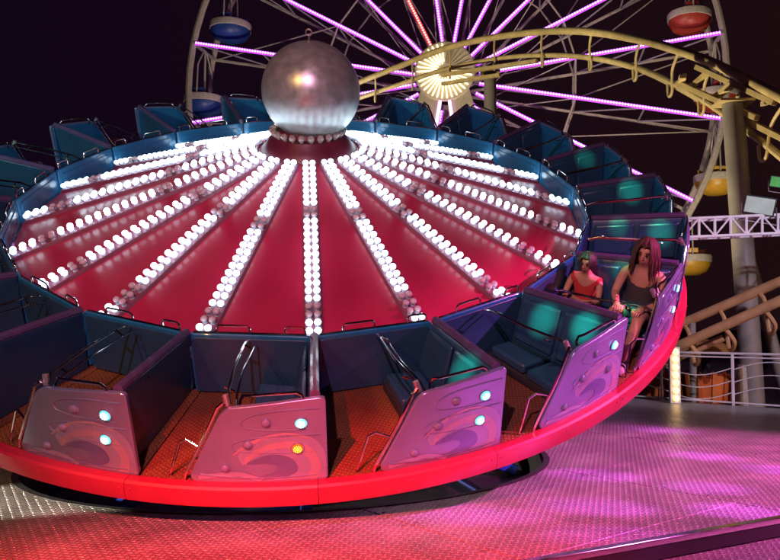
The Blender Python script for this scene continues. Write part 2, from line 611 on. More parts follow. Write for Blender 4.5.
# front edge: metal nosing, riser and the lower step
def edge_pt(s, out, z):
    return Vector((FRONT_P[0] + ED.x * s - FRONT_N[0] * out, FRONT_P[1] + ED.y * s - FRONT_N[1] * out, z))
for (o0, o1, z0, z1, nm, m) in ((-0.05, 0.012, -0.03, 0.012, 'edge_nosing', chrome), (-0.02, 0.006, -0.125, -0.032, 'edge_riser', black)):
    mb = MB()
    mb.hexa([edge_pt(-9, o0, z0), edge_pt(6.5, o0, z0), edge_pt(6.5, o1, z0), edge_pt(-9, o1, z0),
             edge_pt(-9, o0, z1), edge_pt(6.5, o0, z1), edge_pt(6.5, o1, z1), edge_pt(-9, o1, z1)])
    mb.build(nm, m, deck, bevel=0.004)
mb = MB()
mb.hexa([edge_pt(-9, 0.0, -0.35), edge_pt(6.5, 0.0, -0.35), edge_pt(6.5, 0.40, -0.35), edge_pt(-9, 0.40, -0.35),
         edge_pt(-9, 0.0, -0.13), edge_pt(6.5, 0.0, -0.13), edge_pt(6.5, 0.40, -0.13), edge_pt(-9, 0.40, -0.13)])
st = mb.build('deck_step', tread, smooth=False, bevel=0.005)
tag(st, kind='structure')
mb = MB()
mb.hexa([edge_pt(-9, 0.385, -0.165), edge_pt(6.5, 0.385, -0.165), edge_pt(6.5, 0.415, -0.165), edge_pt(-9, 0.415, -0.165),
         edge_pt(-9, 0.385, -0.123), edge_pt(6.5, 0.385, -0.123), edge_pt(6.5, 0.415, -0.123), edge_pt(-9, 0.415, -0.123)])
mb.build('step_nosing', black, st)

# ------------------------------------------------------------------ the ride
O = Vector((-1.60209, 8.84226, 2.95324))
U = Vector((-0.99906147, -0.00273639, 0.04322838))
V = Vector((-0.01958744, -0.86158846, -0.5072294))
N_ = Vector((0.03863305, -0.50760008, 0.86072623))
RM = Matrix(((U.x, V.x, N_.x, O.x), (U.y, V.y, N_.y, O.y), (U.z, V.z, N_.z, O.z), (0, 0, 0, 1)))
PH = 4.26784171
NC = 20
STEP = 2 * PI / NC
RW, RO = 3.16, 4.30
ride = empty('spinning_ride', label='huge tilted spinning disc ride with red cone, rows of white bulbs and silver ball',
             cat='fairground ride', matrix=RM)

def pt(r, k, z):
    a = -k * STEP
    return Vector((r * math.cos(a), r * math.sin(a), z))
def seat_rot(i):
    return Matrix.Rotation(PH - i * STEP, 4, 'Z')

# cone
RA, ZA, ZF = 0.47, 0.555, -0.267
def cone_z(r):
    return ZA + (r - RA) * (ZF - ZA) / (RW - RA)
mb = MB()
gk = 0.012
mb.hexa([pt(RA, gk, ZA - 0.03), pt(RA, 1 - gk, ZA - 0.03), pt(RW - 0.02, 1 - gk / 3, ZF - 0.03), pt(RW - 0.02, gk / 3, ZF - 0.03),
         pt(RA, gk, ZA), pt(RA, 1 - gk, ZA), pt(RW - 0.02, 1 - gk / 3, ZF), pt(RW - 0.02, gk / 3, ZF)])
p0 = mb.build('cone_panel', red_cone, ride, smooth=False, bevel=0.004, matrix=seat_rot(0))
for i in range(1, NC):
    c = p0.copy(); col.objects.link(c); c.matrix_local = seat_rot(i)

# bulb strips: a raised channel on each joint between two panels, with two columns of bulbs
def on_cone(r, y, h):
    sl = (ZF - ZA) / (RW - RA)
    n = Vector((-sl, 0, 1)).normalized()
    return Vector((r, y, cone_z(r))) + n * h
mb = MB()
w = 0.082
mb.hexa([on_cone(0.555, -w, -0.01), on_cone(3.10, -w, -0.01), on_cone(3.10, w, -0.01), on_cone(0.555, w, -0.01),
         on_cone(0.555, -w * 0.85, 0.026), on_cone(3.10, -w * 0.85, 0.026), on_cone(3.10, w * 0.85, 0.026), on_cone(0.555, w * 0.85, 0.026)])
ch0 = mb.build('bulb_channel', red_strip, ride, smooth=False, bevel=0.004, matrix=seat_rot(0))
channels = [ch0]
for i in range(1, NC):
    c = ch0.copy(); col.objects.link(c); c.matrix_local = seat_rot(i); channels.append(c)
sl = (ZF - ZA) / (RW - RA)
tiltM = Matrix.Rotation(-math.atan(sl), 4, 'Y')
BSOCK = [(0.024, 0.0), (0.024, 0.012), (0.018, 0.018), (0.020, 0.024)]
BPROF = [(0.020, 0.024), (0.029, 0.034), (0.032, 0.048), (0.027, 0.061), (0.015, 0.070), (0.0, 0.072)]
def bulb_mesh(name, m):
    me_o = MB().lathe(BPROF, 8, caps=False).lathe(BSOCK, 8, mi=1, caps=False)
    me = bpy.data.meshes.new(name)
    me.from_pydata(me_o.v, [], me_o.f)
    me.materials.append(m)
    me.materials.append(bulb_socket)
    me.polygons.foreach_set('material_index', me_o.m)
    me.shade_smooth()
    return me
bm_on, bm_off = bulb_mesh('bulb', bulb_on), bulb_mesh('bulb_unlit', bulb_off)
NB = 28
rest = MB()
def lit(i, b):
    sh = (i * 7) % 3 - 1
    if b in (3 + max(sh, 0), 4 + max(sh, 0)): return False
    if b in (17 + sh, 18 + sh): return False
    if i % 3 == 1 and b == 5: return False
    return True
order = [8, 7, 9, 6, 10]
for i in range(NC):
    for b in range(NB):
        r = 3.06 - b * (3.06 - 0.60) / (NB - 1)
        for sgn in (-1, 1):
            y = 0.036 * sgn
            q = on_cone(r, y, 0.024)
            Mx = Matrix.Translation(q) @ tiltM
            if i in order:
                o = bpy.data.objects.new('bulb', bm_on if lit(i, b) else bm_off)
                col.objects.link(o)
                o.parent = channels[i]
                o.matrix_local = Mx
            else:
                rest.lathe(BPROF, 8, seat_rot(i) @ Mx, mi=0 if lit(i, b) else 1, caps=False)
                rest.lathe(BSOCK, 8, seat_rot(i) @ Mx @ Matrix.Translation((0, 0, -0.0005)), mi=2, caps=False)
o = rest.build('bulb_rows', [bulb_on, bulb_off, bulb_socket], ride)
tag(o, kind='stuff')

# cap and ball at the centre
mb = MB()
mb.lathe([(0.45, 0.50), (0.54, 0.52), (0.535, 0.545), (0.46, 0.62), (0.40, 0.71), (0.34, 0.725), (0.30, 0.78), (0.0, 0.78)], 40)
cap = mb.build('center_cap', mat('maroon_cap', (0.10, 0.012, 0.03), 0.4), ride)
cap0 = None
for i in range(24):
    a = 2 * PI * i / 24
    Mx = Matrix.Translation((0.37 * math.cos(a), 0.37 * math.sin(a), 0.715)) @ Matrix.Rotation(a, 4, 'Z') @ Matrix.Rotation(R(22), 4, 'Y')
    if cap0 is None:
        mb = MB().lathe([(0.022, 0), (0.024, 0.02), (0.036, 0.035), (0.036, 0.06), (0.026, 0.078), (0.0, 0.083)], 8)
        cap0 = mb.build('clear_bulb', glass, cap)
        c = cap0
    else:
        c = cap0.copy(); col.objects.link(c)
    c.matrix_local = Mx
BC = Vector((-0.05, -0.014, 1.185))
BR = 0.527
mb = MB().lathe([(BR * math.sin(PI * k / 40), -BR * math.cos(PI * k / 40)) for k in range(41)], 64, Matrix.Translation(BC))
ball = mb.build('silver_ball', silver, ride, angle=60)
mb = MB()
mb.tube([BC + Vector((0, 0, BR - 0.01)), BC + Vector((0, 0, BR + 0.055))], 0.012, 8)
mb.lathe([(0.03, 0), (0.03, 0.012), (0.012, 0.016)], 10, Matrix.Translation(BC + Vector((0, 0, BR - 0.004))))
mb.tube([BC + Vector((0.032 * math.cos(t), 0, BR + 0.085 + 0.032 * math.sin(t))) for t in [2 * PI * k / 14 for k in range(14)]], 0.009, 6, closed=True)
mb.build('lifting_eye', steel, ball)
for t, ph_, rr in ((0.5, 0.9, 0.02), (1.1, 1.4, 0.016), (0.75, 2.1, 0.016)):
    pass

# rim ring
prof = [(RO - 0.09, -0.60), (RO - 0.085, -0.553), (RO - 0.02, -0.548), (RO, -0.560), (RO + 0.012, -0.63), (RO + 0.004, -0.705), (RO - 0.015, -0.718), (RO - 0.09, -0.715), (RO - 0.09, -0.64)]
mb = MB()
vs, fs = [], []
n = len(prof)
ns = 8
for j in range(ns + 1):
    t = -(0.0015 + 0.997 * j / ns) * STEP
    vs += [(r * math.cos(t), r * math.sin(t), z) for r, z in prof]
for j in range(ns):
    for i in range(n):
        l = (i + 1) % n
        fs.append((j * n + i, (j + 1) * n + i, (j + 1) * n + l, j * n + l))
fs += [tuple(range(n)), tuple(ns * n + i for i in range(n))]
mb.add(vs, fs)
for kk in (0.03, 0.5, 0.97):
    Mx = Matrix.Translation(pt(RO + 0.008, kk, -0.60)) @ Matrix.Rotation(-kk * STEP, 4, 'Z') @ Matrix.Rotation(PI / 2, 4, 'Y')
    mb.lathe([(0.009, -0.004), (0.009, 0.003), (0.006, 0.006), (0, 0.007)], 8, Mx)
rs0 = mb.build('rim_section', red_ring, ride, angle=30, matrix=seat_rot(0))
for i in range(1, NC):
    c = rs0.copy(); col.objects.link(c); c.matrix_local = seat_rot(i)
# underside: drum and radial arms
mb = MB().lathe([(0.0, -0.95), (0.9, -0.95), (1.0, -0.9), (1.05, -0.45), (0.9, -0.1), (0.0, -0.1)], 32)
mb.build('hub_drum', dark, ride)
mb = MB()
mb.hexa([pt(0.95, -0.02, -0.80), pt(0.95, 0.35, -0.80), pt(4.18, 0.035, -0.68), pt(4.18, -0.035, -0.68),
         pt(0.95, -0.02, -0.55), pt(0.95, 0.35, -0.55), pt(4.18, 0.035, -0.605), pt(4.18, -0.035, -0.605)])
a0 = mb.build('sweep_arm', dark, ride, smooth=False, matrix=seat_rot(0))
for i in range(1, NC):
    c = a0.copy(); col.objects.link(c); c.matrix_local = seat_rot(i)

# ---- one car -------------------------------------------------------------
def cyl(r):
    return lambda s, z, d: pt(r + d, s, z)
RP = 4.185                                            # outer panel radius
mb = MB()
n = 6
for j in range(n):
    k0, k1 = -0.045 + j * 0.99 / n, -0.045 + (j + 1) * 0.99 / n
    mb.hexa([pt(3.15, k0, -0.60), pt(3.15, k1, -0.60), pt(4.205, k1, -0.60), pt(4.205, k0, -0.60),
             pt(3.15, k0, -0.56), pt(3.15, k1, -0.56), pt(4.205, k1, -0.56), pt(4.205, k0, -0.56)])
car0 = mb.build('car', car_tread, ride, smooth=False)
# inner panel (a flat board between two corners) with its skirt
A, B = pt(RW, 0.0, 0), pt(RW, 1.0, 0)
tv = (B - A).normalized()
ov = Vector((tv.y, -tv.x, 0))
if ov.dot(A) < 0: ov = -ov
LW_ = (B - A).length
def flat(s, z, d):
    return A + tv * s + ov * d + Vector((0, 0, z))
poly = rounded([(0.012, -0.555), (LW_ - 0.012, -0.555), (LW_ - 0.012, 0.0), (0.012, 0.0)], 0.035)
mb = plate(poly, 0.035, flat, off=0.0)
ip = mb.build('inner_panel', blue_panel, car0, bevel=0.008)
poly = rounded([(0.03, -0.54), (LW_ - 0.03, -0.54), (LW_ - 0.03, -0.03), (0.03, -0.03)], 0.05)
plate(poly, 0.012, flat, off=0.034).build('panel_liner', navy, car0, bevel=0.005)
mb = MB()
mb.tube([flat(0.05, 0.006, 0.018), flat(LW_ - 0.05, 0.006, 0.018)], 0.010, 6)
mb.build('panel_trim', chrome, car0)
mb = MB()
poly = rounded([(0.08, -0.235), (LW_ - 0.08, -0.235), (LW_ - 0.08, -0.06), (0.08, -0.06)], 0.05)
mb = plate(poly, 0.008, flat, off=-0.009)
mb.build('panel_boss', blue_panel, car0, bevel=0.004)
for s0, s1 in ((0.06, 0.22), (0.50, 0.76)):
    mb = MB()
    sa, sb = s0 * LW_, s1 * LW_
    pts = [flat(sa, -0.02, 0.018)]
    for k in range(7):
        t = PI / 2 * k / 6
        pts.append(flat(sa + 0.035 * (1 - math.cos(t)), 0.04 + 0.035 * math.sin(t), 0.018))
    for k in range(7):
        t = PI / 2 * (1 - k / 6)
        pts.append(flat(sb - 0.035 * (1 - math.cos(t)), 0.04 + 0.035 * math.sin(t), 0.018))
    pts.append(flat(sb, -0.02, 0.018))
    mb.tube(pts, 0.0085, 7)
    mb.build('grab_handle', chrome, car0)
# seat back: rear shell, padded front, rolled top
def sb_row(r):
    t = (r - 3.2) / (4.17 - 3.2)
    zt = 0.005 + 0.135 * t
    return [(0.02, -0.56), (-0.035, zt - 0.05), (-0.035, zt), (0.005, zt + 0.012), (0.03, zt - 0.03), (0.115, -0.42), (0.115, -0.56)]
mb = MB()
vs, fs = [], []
rs = [3.205, 3.45, 3.7, 3.95, 4.165]
for r in rs:
    for kk, z in sb_row(r):
        vs.append(pt(r, kk * 3.7 / r, z))
n = 7
for i in range(len(rs) - 1):
    for j in range(n):
        l = (j + 1) % n
        fs.append((i * n + j, i * n + l, (i + 1) * n + l, (i + 1) * n + j))
fs.append(tuple(range(n)))
fs.append(tuple((len(rs) - 1) * n + j for j in range(n)))
mb.add(vs, fs)
mb.build('seat_back', navy, car0, bevel=0.012)
mb = MB()
mb.tube([pt(3.20, -0.008, 0.012)] + [pt(r, -0.006 * 3.7 / r, 0.012 + 0.135 * (r - 3.2) / 0.97) for r in (3.4, 3.6, 3.8, 4.0)] + [pt(4.18, -0.006, 0.146)], 0.036, 10)
mb.build('back_roll', roll_m, car0)
for ra_, rb_ in ((3.25, 3.66), (3.71, 4.13)):
    mb = MB()
    vs, fs = [], []
    for r in (ra_, rb_):
        t = (r - 3.2) / 0.97
        zt = -0.03 + 0.135 * t
        for kk, z in ((0.045, zt), (0.075, zt - 0.015), (0.145, -0.40), (0.10, -0.40)):
            vs.append(pt(r, kk * 3.7 / r, z))
    mb.add(vs, [(0, 1, 5, 4), (1, 2, 6, 5), (2, 3, 7, 6), (3, 0, 4, 7), (3, 2, 1, 0), (4, 5, 6, 7)])
    mb.build('back_cushion', navy, car0, bevel=0.022)
    mb = MB()
    mb.hexa([pt(ra_, 0.12, -0.47), pt(ra_, 0.44, -0.47), pt(rb_, 0.42, -0.47), pt(rb_, 0.10, -0.47),
             pt(ra_, 0.12, -0.41), pt(ra_, 0.44, -0.375), pt(rb_, 0.42, -0.375), pt(rb_, 0.10, -0.41)])
    mb.build('seat_cushion', navy, car0, bevel=0.025)
mb = MB()
mb.hexa([pt(3.21, 0.10, -0.558), pt(3.21, 0.45, -0.558), pt(4.16, 0.41, -0.558), pt(4.16, 0.09, -0.558),
         pt(3.21, 0.10, -0.472), pt(3.21, 0.45, -0.472), pt(4.16, 0.41, -0.472), pt(4.16, 0.09, -0.472)])
mb.build('seat_base', dark, car0, bevel=0.008)
# outer panel with lamps, swoosh ribs and wave mural
OPOLY = [(-0.055, -0.555), (-0.058, 0.145), (0.05, 0.135), (0.43, 0.075), (0.475, 0.02), (0.665, -0.50), (0.655, -0.555)]
poly = rounded(OPOLY, 0.03)
mb = plate(poly, 0.035, cyl(RP), step=0.04)
mb.build('outer_panel', lilac, car0, bevel=0.008)
ILP = [(-0.04, -0.54), (-0.035, 0.12), (0.05, 0.115), (0.42, 0.055), (0.455, 0.01), (0.63, -0.49), (0.63, -0.54)]
plate(rounded(ILP, 0.03), 0.012, cyl(RP - 0.011), step=0.05).build('side_liner', blue_panel, car0)
fnp = cyl(RP + 0.035)
def ribbon(path, w0, w1, name, m, h=0.010, parent=None):
    """raised tapered rib along a path of (k, z) on the outer panel"""
    mbx = MB()
    n = len(path)
    pts, rad = [], []
    for i, (k, z) in enumerate(path):
        t = i / (n - 1)
        rad.append(w0 * (1 - t) + w1 * t)
        pts.append(fnp(k, z, 0.0))
    mbx.tube(pts, rad, 6)
    return mbx.build(name, m, parent or car0)
def arc(p0, p1, p2, n=14):
    out = []
    for i in range(n):
        t = i / (n - 1)
        out.append(((1 - t) ** 2 * p0[0] + 2 * t * (1 - t) * p1[0] + t * t * p2[0], (1 - t) ** 2 * p0[1] + 2 * t * (1 - t) * p1[1] + t * t * p2[1]))
    return out
ribbon(arc((-0.03, 0.06), (0.36, 0.07), (0.37, -0.05)) + arc((0.36, -0.08), (0.28, -0.12), (0.02, -0.105)), 0.006, 0.004, 'panel_rib', lilac)
ribbon(arc((-0.03, -0.155), (0.40, -0.14), (0.43, -0.235)) + arc((0.42, -0.27), (0.34, -0.31), (0.02, -0.30)), 0.006, 0.004, 'panel_rib', lilac)
ribbon(arc((0.0, -0.505), (0.3, -0.53), (0.61, -0.49)), 0.006, 0.008, 'panel_rib', lilac)
def crescent(c0, r0, c1, r1, a0, a1, n=22, sx=1 / 1.32):
    """sickle between two arcs in metres on the panel"""
    P = []
    for i in range(n + 1):
        a = R(a0 + (a1 - a0) * i / n)
        P.append(((c0[0] + r0 * math.cos(a)) * sx, c0[1] + r0 * math.sin(a)))
    for i in range(n, -1, -1):
        t = 0.5 - 0.5 * math.cos(PI * 2 * i / n)
        a = R(a0 + (a1 - a0) * i / n)
        rr = r0 - (r0 - r1) * min(1, t * 1.3 + 0.05)
        P.append(((c0[0] + rr * math.cos(a)) * sx, c0[1] + rr * math.sin(a)))
    return P
def strip_poly(outer, inner, z, name, m):
    """band between two outlines of equal length, laid on the panel"""
    mbx = MB()
    n = len(outer)
    vs, fs = [], []
    rows = 8
    for j in range(rows + 1):
        t = j / rows
        for a_, b_ in zip(outer, inner):
            vs.append(fnp(a_[0] * (1 - t) + b_[0] * t, a_[1] * (1 - t) + b_[1] * t, z))
    for j in range(rows):
        for i in range(n - 1):
            fs.append((j * n + i, j * n + i + 1, (j + 1) * n + i + 1, (j + 1) * n + i))
    mbx.add(vs, fs)
    return mbx.build(name, m, car0, smooth=False)
def spiral(cx, cz, a0, a1, r0, r1, n=28):
    return [((cx + (r0 + (r1 - r0) * i / (n - 1)) * math.cos(R(a0 + (a1 - a0) * i / (n - 1)))) / 1.32,
             cz + (r0 + (r1 - r0) * i / (n - 1)) * math.sin(R(a0 + (a1 - a0) * i / (n - 1)))) for i in range(n)]
# (k grows towards the front of the car; the wave curls forward)
def curve(P, n=6):
    return [(q.x, q.y) for q in smooth_path([Vector((a_, b_, 0)) for a_, b_ in P], n)]
strip_poly(curve([(-0.045, -0.535), (-0.045, -0.33), (0.0, -0.20), (0.10, -0.135), (0.22, -0.15), (0.33, -0.215), (0.40, -0.31), (0.385, -0.395)]),
           curve([(0.30, -0.535), (0.16, -0.52), (0.10, -0.45), (0.12, -0.36), (0.19, -0.315), (0.27, -0.32), (0.335, -0.36), (0.38, -0.40)]), 0.0015, 'wave_mural', wave_mauve)
strip_poly(curve([(0.0, -0.535), (-0.02, -0.40), (0.03, -0.26), (0.12, -0.20), (0.22, -0.21), (0.31, -0.265), (0.365, -0.335), (0.37, -0.39)]),
           curve([(0.06, -0.535), (0.03, -0.42), (0.07, -0.31), (0.14, -0.26), (0.22, -0.265), (0.28, -0.295), (0.335, -0.345), (0.365, -0.395)]), 0.0030, 'wave_mural', wave_pink)
strip_poly(curve([(0.16, -0.52), (0.105, -0.45), (0.125, -0.365), (0.19, -0.32), (0.27, -0.325), (0.37, -0.395)]),
           curve([(0.33, -0.515), (0.23, -0.475), (0.205, -0.435), (0.215, -0.405), (0.25, -0.388), (0.33, -0.392)]), 0.0022, 'wave_mural', wave_deep)
strip_poly(curve([(0.28, -0.52), (0.40, -0.46), (0.52, -0.47), (0.62, -0.50)]),
           curve([(0.30, -0.545), (0.40, -0.50), (0.52, -0.51), (0.62, -0.535)]), 0.0026, 'wave_mural', wave_mauve)
strip_poly(curve([(0.03, -0.17), (0.14, -0.125), (0.26, -0.15), (0.36, -0.22), (0.43, -0.31)]),
           curve([(0.04, -0.185), (0.14, -0.145), (0.25, -0.172), (0.345, -0.24), (0.425, -0.315)]), 0.0036, 'wave_mural', wave_pink)

def lamp(k, z, core, body, rad=0.040):
    q = fnp(k, z, 0.0)
    a = -k * STEP
    Mx = Matrix.Translation(q) @ Matrix.Rotation(a, 4, 'Z') @ Matrix.Rotation(PI / 2, 4, 'Y')
    mbx = MB()
    mbx.lathe([(rad, -0.004), (rad, 0.006), (rad * 0.86, 0.012), (rad * 0.5, 0.017), (0, 0.019)], 18, Mx)
    if core:
        for ring, cnt in ((0.0, 1), (0.30, 6), (0.62, 11)):
            for j in range(cnt):
                t = 2 * PI * j / cnt
                mbx.lathe([(0.0055, 0.010), (0.005, 0.022), (0, 0.024)], 5,
                          Mx @ Matrix.Translation((rad * ring * math.cos(t), rad * ring * math.sin(t), 0)), mi=1)
    mbx.tube([Mx @ Vector((rad * 1.08 * math.cos(t), rad * 1.08 * math.sin(t), 0.004)) for t in [2 * PI * j / 18 for j in range(18)]], 0.005, 5, closed=True, mi=2)
    return mbx.build('panel_lamp', [body, core or body, lilac], car0)
lamps = [lamp(0.07, -0.052, lamp_cyan_core, lamp_cyan), lamp(0.095, -0.262, lamp_cyan_core, lamp_cyan),
         lamp(0.245, -0.043, None, lamp_off, 0.03), lamp(0.345, -0.228, None, lamp_off, 0.03), lamp(0.475, -0.43, None, lamp_off, 0.03)]
# bars: rail over the outer panel, tube down the slanted front edge, lap bar
mb = MB()
pts = [pt(4.20, 0.05, 0.12), pt(4.19, 0.06, 0.155), pt(4.19, 0.085, 0.178), pt(4.18, 0.2, 0.165), pt(4.16, 0.33, 0.14), pt(4.14, 0.36, 0.13), pt(4.14, 0.375, 0.09), pt(4.16, 0.38, 0.06)]
mb.tube(pts, 0.011, 8)
mb.build('top_rail', chrome, car0)
mb = MB()
mb.tube([pt(4.17, 0.455, 0.09), pt(4.19, 0.485, 0.06), pt(4.20, 0.56, -0.16), pt(4.205, 0.69, -0.50), pt(4.20, 0.70, -0.555)], 0.014, 8)
mb.build('edge_tube', chrome, car0)
mb = MB()
mb.tube([pt(4.20, 0.60, -0.27), pt(4.16, 0.68, -0.24), pt(4.14, 0.72, -0.28), pt(4.18, 0.79, -0.555)], 0.009, 7)
mb.build('step_handle', chrome, car0)
mb = MB()
mb.tube([pt(4.15, 0.43, 0.06), pt(4.08, 0.45, 0.10), pt(3.7, 0.49, 0.06), pt(3.3, 0.50, 0.02), pt(3.20, 0.50, -0.02)], 0.011, 8)
mb.tube([pt(4.13, 0.40, 0.03), pt(4.05, 0.41, 0.06), pt(3.7, 0.44, 0.02), pt(3.3, 0.44, -0.02), pt(3.20, 0.44, -0.06)], 0.008, 8)
for r in (3.35, 3.95):
    mb.tube([pt(r, 0.495, 0.03 + 0.05 * (r - 3.3)), pt(r, 0.44, -0.01 + 0.05 * (r - 3.3))], 0.009, 6)
mb.build('lap_bar', chrome, car0)
mb = MB()
mb.tube([pt(4.12, 0.455, 0.12), pt(4.15, 0.44, 0.05)], 0.022, 8)
mb.build('bar_hinge', steel, car0)

car0.matrix_local = seat_rot(0)
cars = [car0]
for i in range(1, NC):
    c = copy_tree(car0, ride)
    c.matrix_local = seat_rot(i)
    cars.append(c)
# the amber lamp of one car, and lamps that are off on another
def lamp_mats(i, which, body, core):
    ls = [o for o in cars[i].children if o.name.startswith('panel_lamp')]
    ls.sort(key=lambda o: o.name)
    o = ls[which]
    me = o.data.copy()
    o.data = me
    me.materials[0] = body
    me.materials[1] = core
for o in cars[5].children:                             # closed over the riders
    if o.name.startswith('lap_bar'):
        o.location.z -= 0.17
lamp_mats(8, 1, lamp_amber, lamp_amber_core)
lamp_mats(6, 1, lamp_off, lamp_off)

# ------------------------------------------------------------------ fixed machine base in the pit
base = empty('ride_base', (PIT[0], PIT[1], -0.335), 'blue strutted steel pedestal in the black pit under the disc', 'machine base')
mb = MB().lathe([(0.9, 0.0), (0.9, 0.06), (0.55, 0.12), (0.42, 0.3), (0.40, 2.0), (0.5, 2.1), (0.5, 2.3), (0.0, 2.3)], 28)
mb.build('column', base_blue, base)
for i in range(8):
    a = R(-122 + i * 45)
    ca, sa = math.cos(a), math.sin(a)
    mb = MB()
    mb.beam((0.45 * ca, 0.45 * sa, 0.9), (2.55 * ca, 2.55 * sa, 0.06), 0.09, 0.12)
    mb.build('strut', base_blue, base, bevel=0.008)

# ------------------------------------------------------------------ ferris wheel
WC = EYE + Vector((-0.15, 45.0, 14.765))
YAW, WPH, WR = -0.108, 0.136, 16.0
E1 = Vector((math.cos(YAW), math.sin(YAW), 0))
E2 = Vector((0, 0, 1))
EN = Vector((math.sin(YAW), -math.cos(YAW), 0))       # towards the viewer
WM = Matrix(((E1.x, E2.x, EN.x, WC.x), (E1.y, E2.y, EN.y, WC.y), (E1.z, E2.z, EN.z, WC.z), (0, 0, 0, 1)))
wheel = empty('ferris_wheel', label='tall ferris wheel with violet LED spokes and a cream lit hub', cat='ferris wheel',
              matrix=WM)
BACK = -3.0
def wp(r, a, z=0.0):
    return Vector((r * math.cos(a), r * math.sin(a), z))
def wang(k):
    return WPH + k * PI / 10
for zz, nm in ((-0.12, 'rim_tube'), (BACK, 'rim_tube')):
    mb = MB()
    mb.tube([wp(WR + 0.05, 2 * PI * k / 80, zz) for k in range(80)], 0.20, 8, closed=True)
    mb.build(nm, wheel_paint, wheel)
for zz in (-0.2, BACK):
    mb = MB()
    mb.tube([wp(7.6, wang(k), zz) for k in range(20)], 0.06, 6, closed=True)
    mb.build('brace_ring', wheel_paint, wheel)
for k in range(20):
    a = wang(k)
    # front spoke beam with its LED beads, plus an added glowing tube for their halo
    mb = MB()
    mb.tube([wp(1.5, a, -0.16), wp(WR, a, -0.16)], 0.06, 6)
    sp_ = mb.build('spoke', wheel_grey, wheel)
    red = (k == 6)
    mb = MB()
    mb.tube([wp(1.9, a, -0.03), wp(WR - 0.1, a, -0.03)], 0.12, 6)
    mb.build('led_halo', led_red_halo if red else led_halo, sp_)
    mb = MB()
    nbd = 84
    for j in range(nbd):
        r = 2.0 + (WR - 2.2) * j / (nbd - 1)
        q = wp(r, a, 0.09)
        s_ = 0.078
        vs = [q + Vector(d) * s_ for d in ((1, 0, 0), (-1, 0, 0), (0, 1, 0), (0, -1, 0), (0, 0, 1), (0, 0, -1))]
        mi = 1 if (k in (0, 18, 13) and (j + k * 3) % 84 in range(0, 14)) else 0
        mb.add(vs, [(0, 2, 4), (2, 1, 4), (1, 3, 4), (3, 0, 4), (2, 0, 5), (1, 2, 5), (3, 1, 5), (0, 3, 5)], mi)
    b_ = mb.build('led_beads', [led_red_core, led_red_core] if red else [led_core, led_cyan_core], sp_, angle=180)
    tag(b_, kind='stuff')
    # rear spoke and the cross ties between the two frames
    mb = MB()
    mb.tube([wp(1.2, a, BACK), wp(WR, a, BACK)], 0.10, 6)
    mb.build('rear_spoke', wheel_paint, wheel)
    mb = MB()
    mb.tube([wp(WR, a, -0.12), wp(WR, a, BACK)], 0.11, 6)
    mb.tube([wp(7.6, a, -0.2), wp(7.6, a, BACK)], 0.06, 6)
    mb.tube([wp(11.6, a, -0.16), wp(11.6, a, BACK)], 0.06, 6)
    mb.tube([wp(7.6, a, BACK), wp(11.6, a, -0.16)], 0.05, 6)
    mb.tube([wp(11.6, a, BACK), wp(WR - 0.1, a, -0.16)], 0.05, 6)
    mb.build('cross_tie', wheel_grey, wheel)
    # diagonal cables between neighbouring spokes
    a2 = wang(k + 1)
    mb = MB()
    mb.tube([wp(7.6, a, -0.2), wp(2.2, a2, BACK)], 0.035, 5)
    mb.tube([wp(7.6, a2, -0.2), wp(2.2, a, BACK)], 0.035, 5)
    mb.tube([wp(7.6, a, -0.2), wp(WR - 0.2, a2, BACK)], 0.04, 5)
    mb.build('brace_cable', wheel_paint, wheel)
HZ = 1.5
hub = MB()
hub.lathe([(1.72, HZ - 0.25), (1.75, HZ - 0.05), (1.70, HZ), (0.0, HZ)], 48)
hub = hub.build('hub_disc', hub_cream, wheel)
mb = MB().lathe([(0.55, BACK - 0.6), (0.55, HZ - 0.2)], 20)
mb.build('axle', wheel_grey, wheel)
for j in range(34):
    a = 2 * PI * j / 34
    deg = math.degrees(a)
    mb = MB()
    mb.tube([wp(0.55 if j % 2 else 0.42, a, HZ + 0.04), wp(1.6, a, HZ + 0.04)], 0.035, 6)
    on = not (deg < 95)
    mb.build('hub_light', warm_tube if on else dull_tube, hub)
# support legs with board cladding and two violet tubes
gz = -0.35 - WC.z
for x0, x1 in ((-0.95, -5.2), (-0.45, -2.2), (0.45, 2.2), (0.95, 5.2)):
    for zf, zb_ in ((1.05, 3.2), (BACK - 0.4, BACK - 2.8)):
        mb = MB()
        top, bot = Vector((x0, -0.6, zf)), Vector((x1, gz, zb_))
        w0, w1 = 0.34, 0.6
        mb.hexa([bot + Vector((-w1, 0, -0.2)), bot + Vector((w1, 0, -0.2)), bot + Vector((w1, 0, 0.2)), bot + Vector((-w1, 0, 0.2)),
                 top + Vector((-w0, 0, -0.2)), top + Vector((w0, 0, -0.2)), top + Vector((w0, 0, 0.2)), top + Vector((-w0, 0, 0.2))])
        mb.build('support_leg', hub_cream, wheel, smooth=False, bevel=0.03)
for x0, x1 in ((-0.25, -1.1), (0.28, 1.15)):
    mb = MB()
    mb.tube([(x0, -1.75, 1.5), (x1, -7.5, 2.3)], 0.09, 6)
    mb.build('leg_light', led_core, wheel)

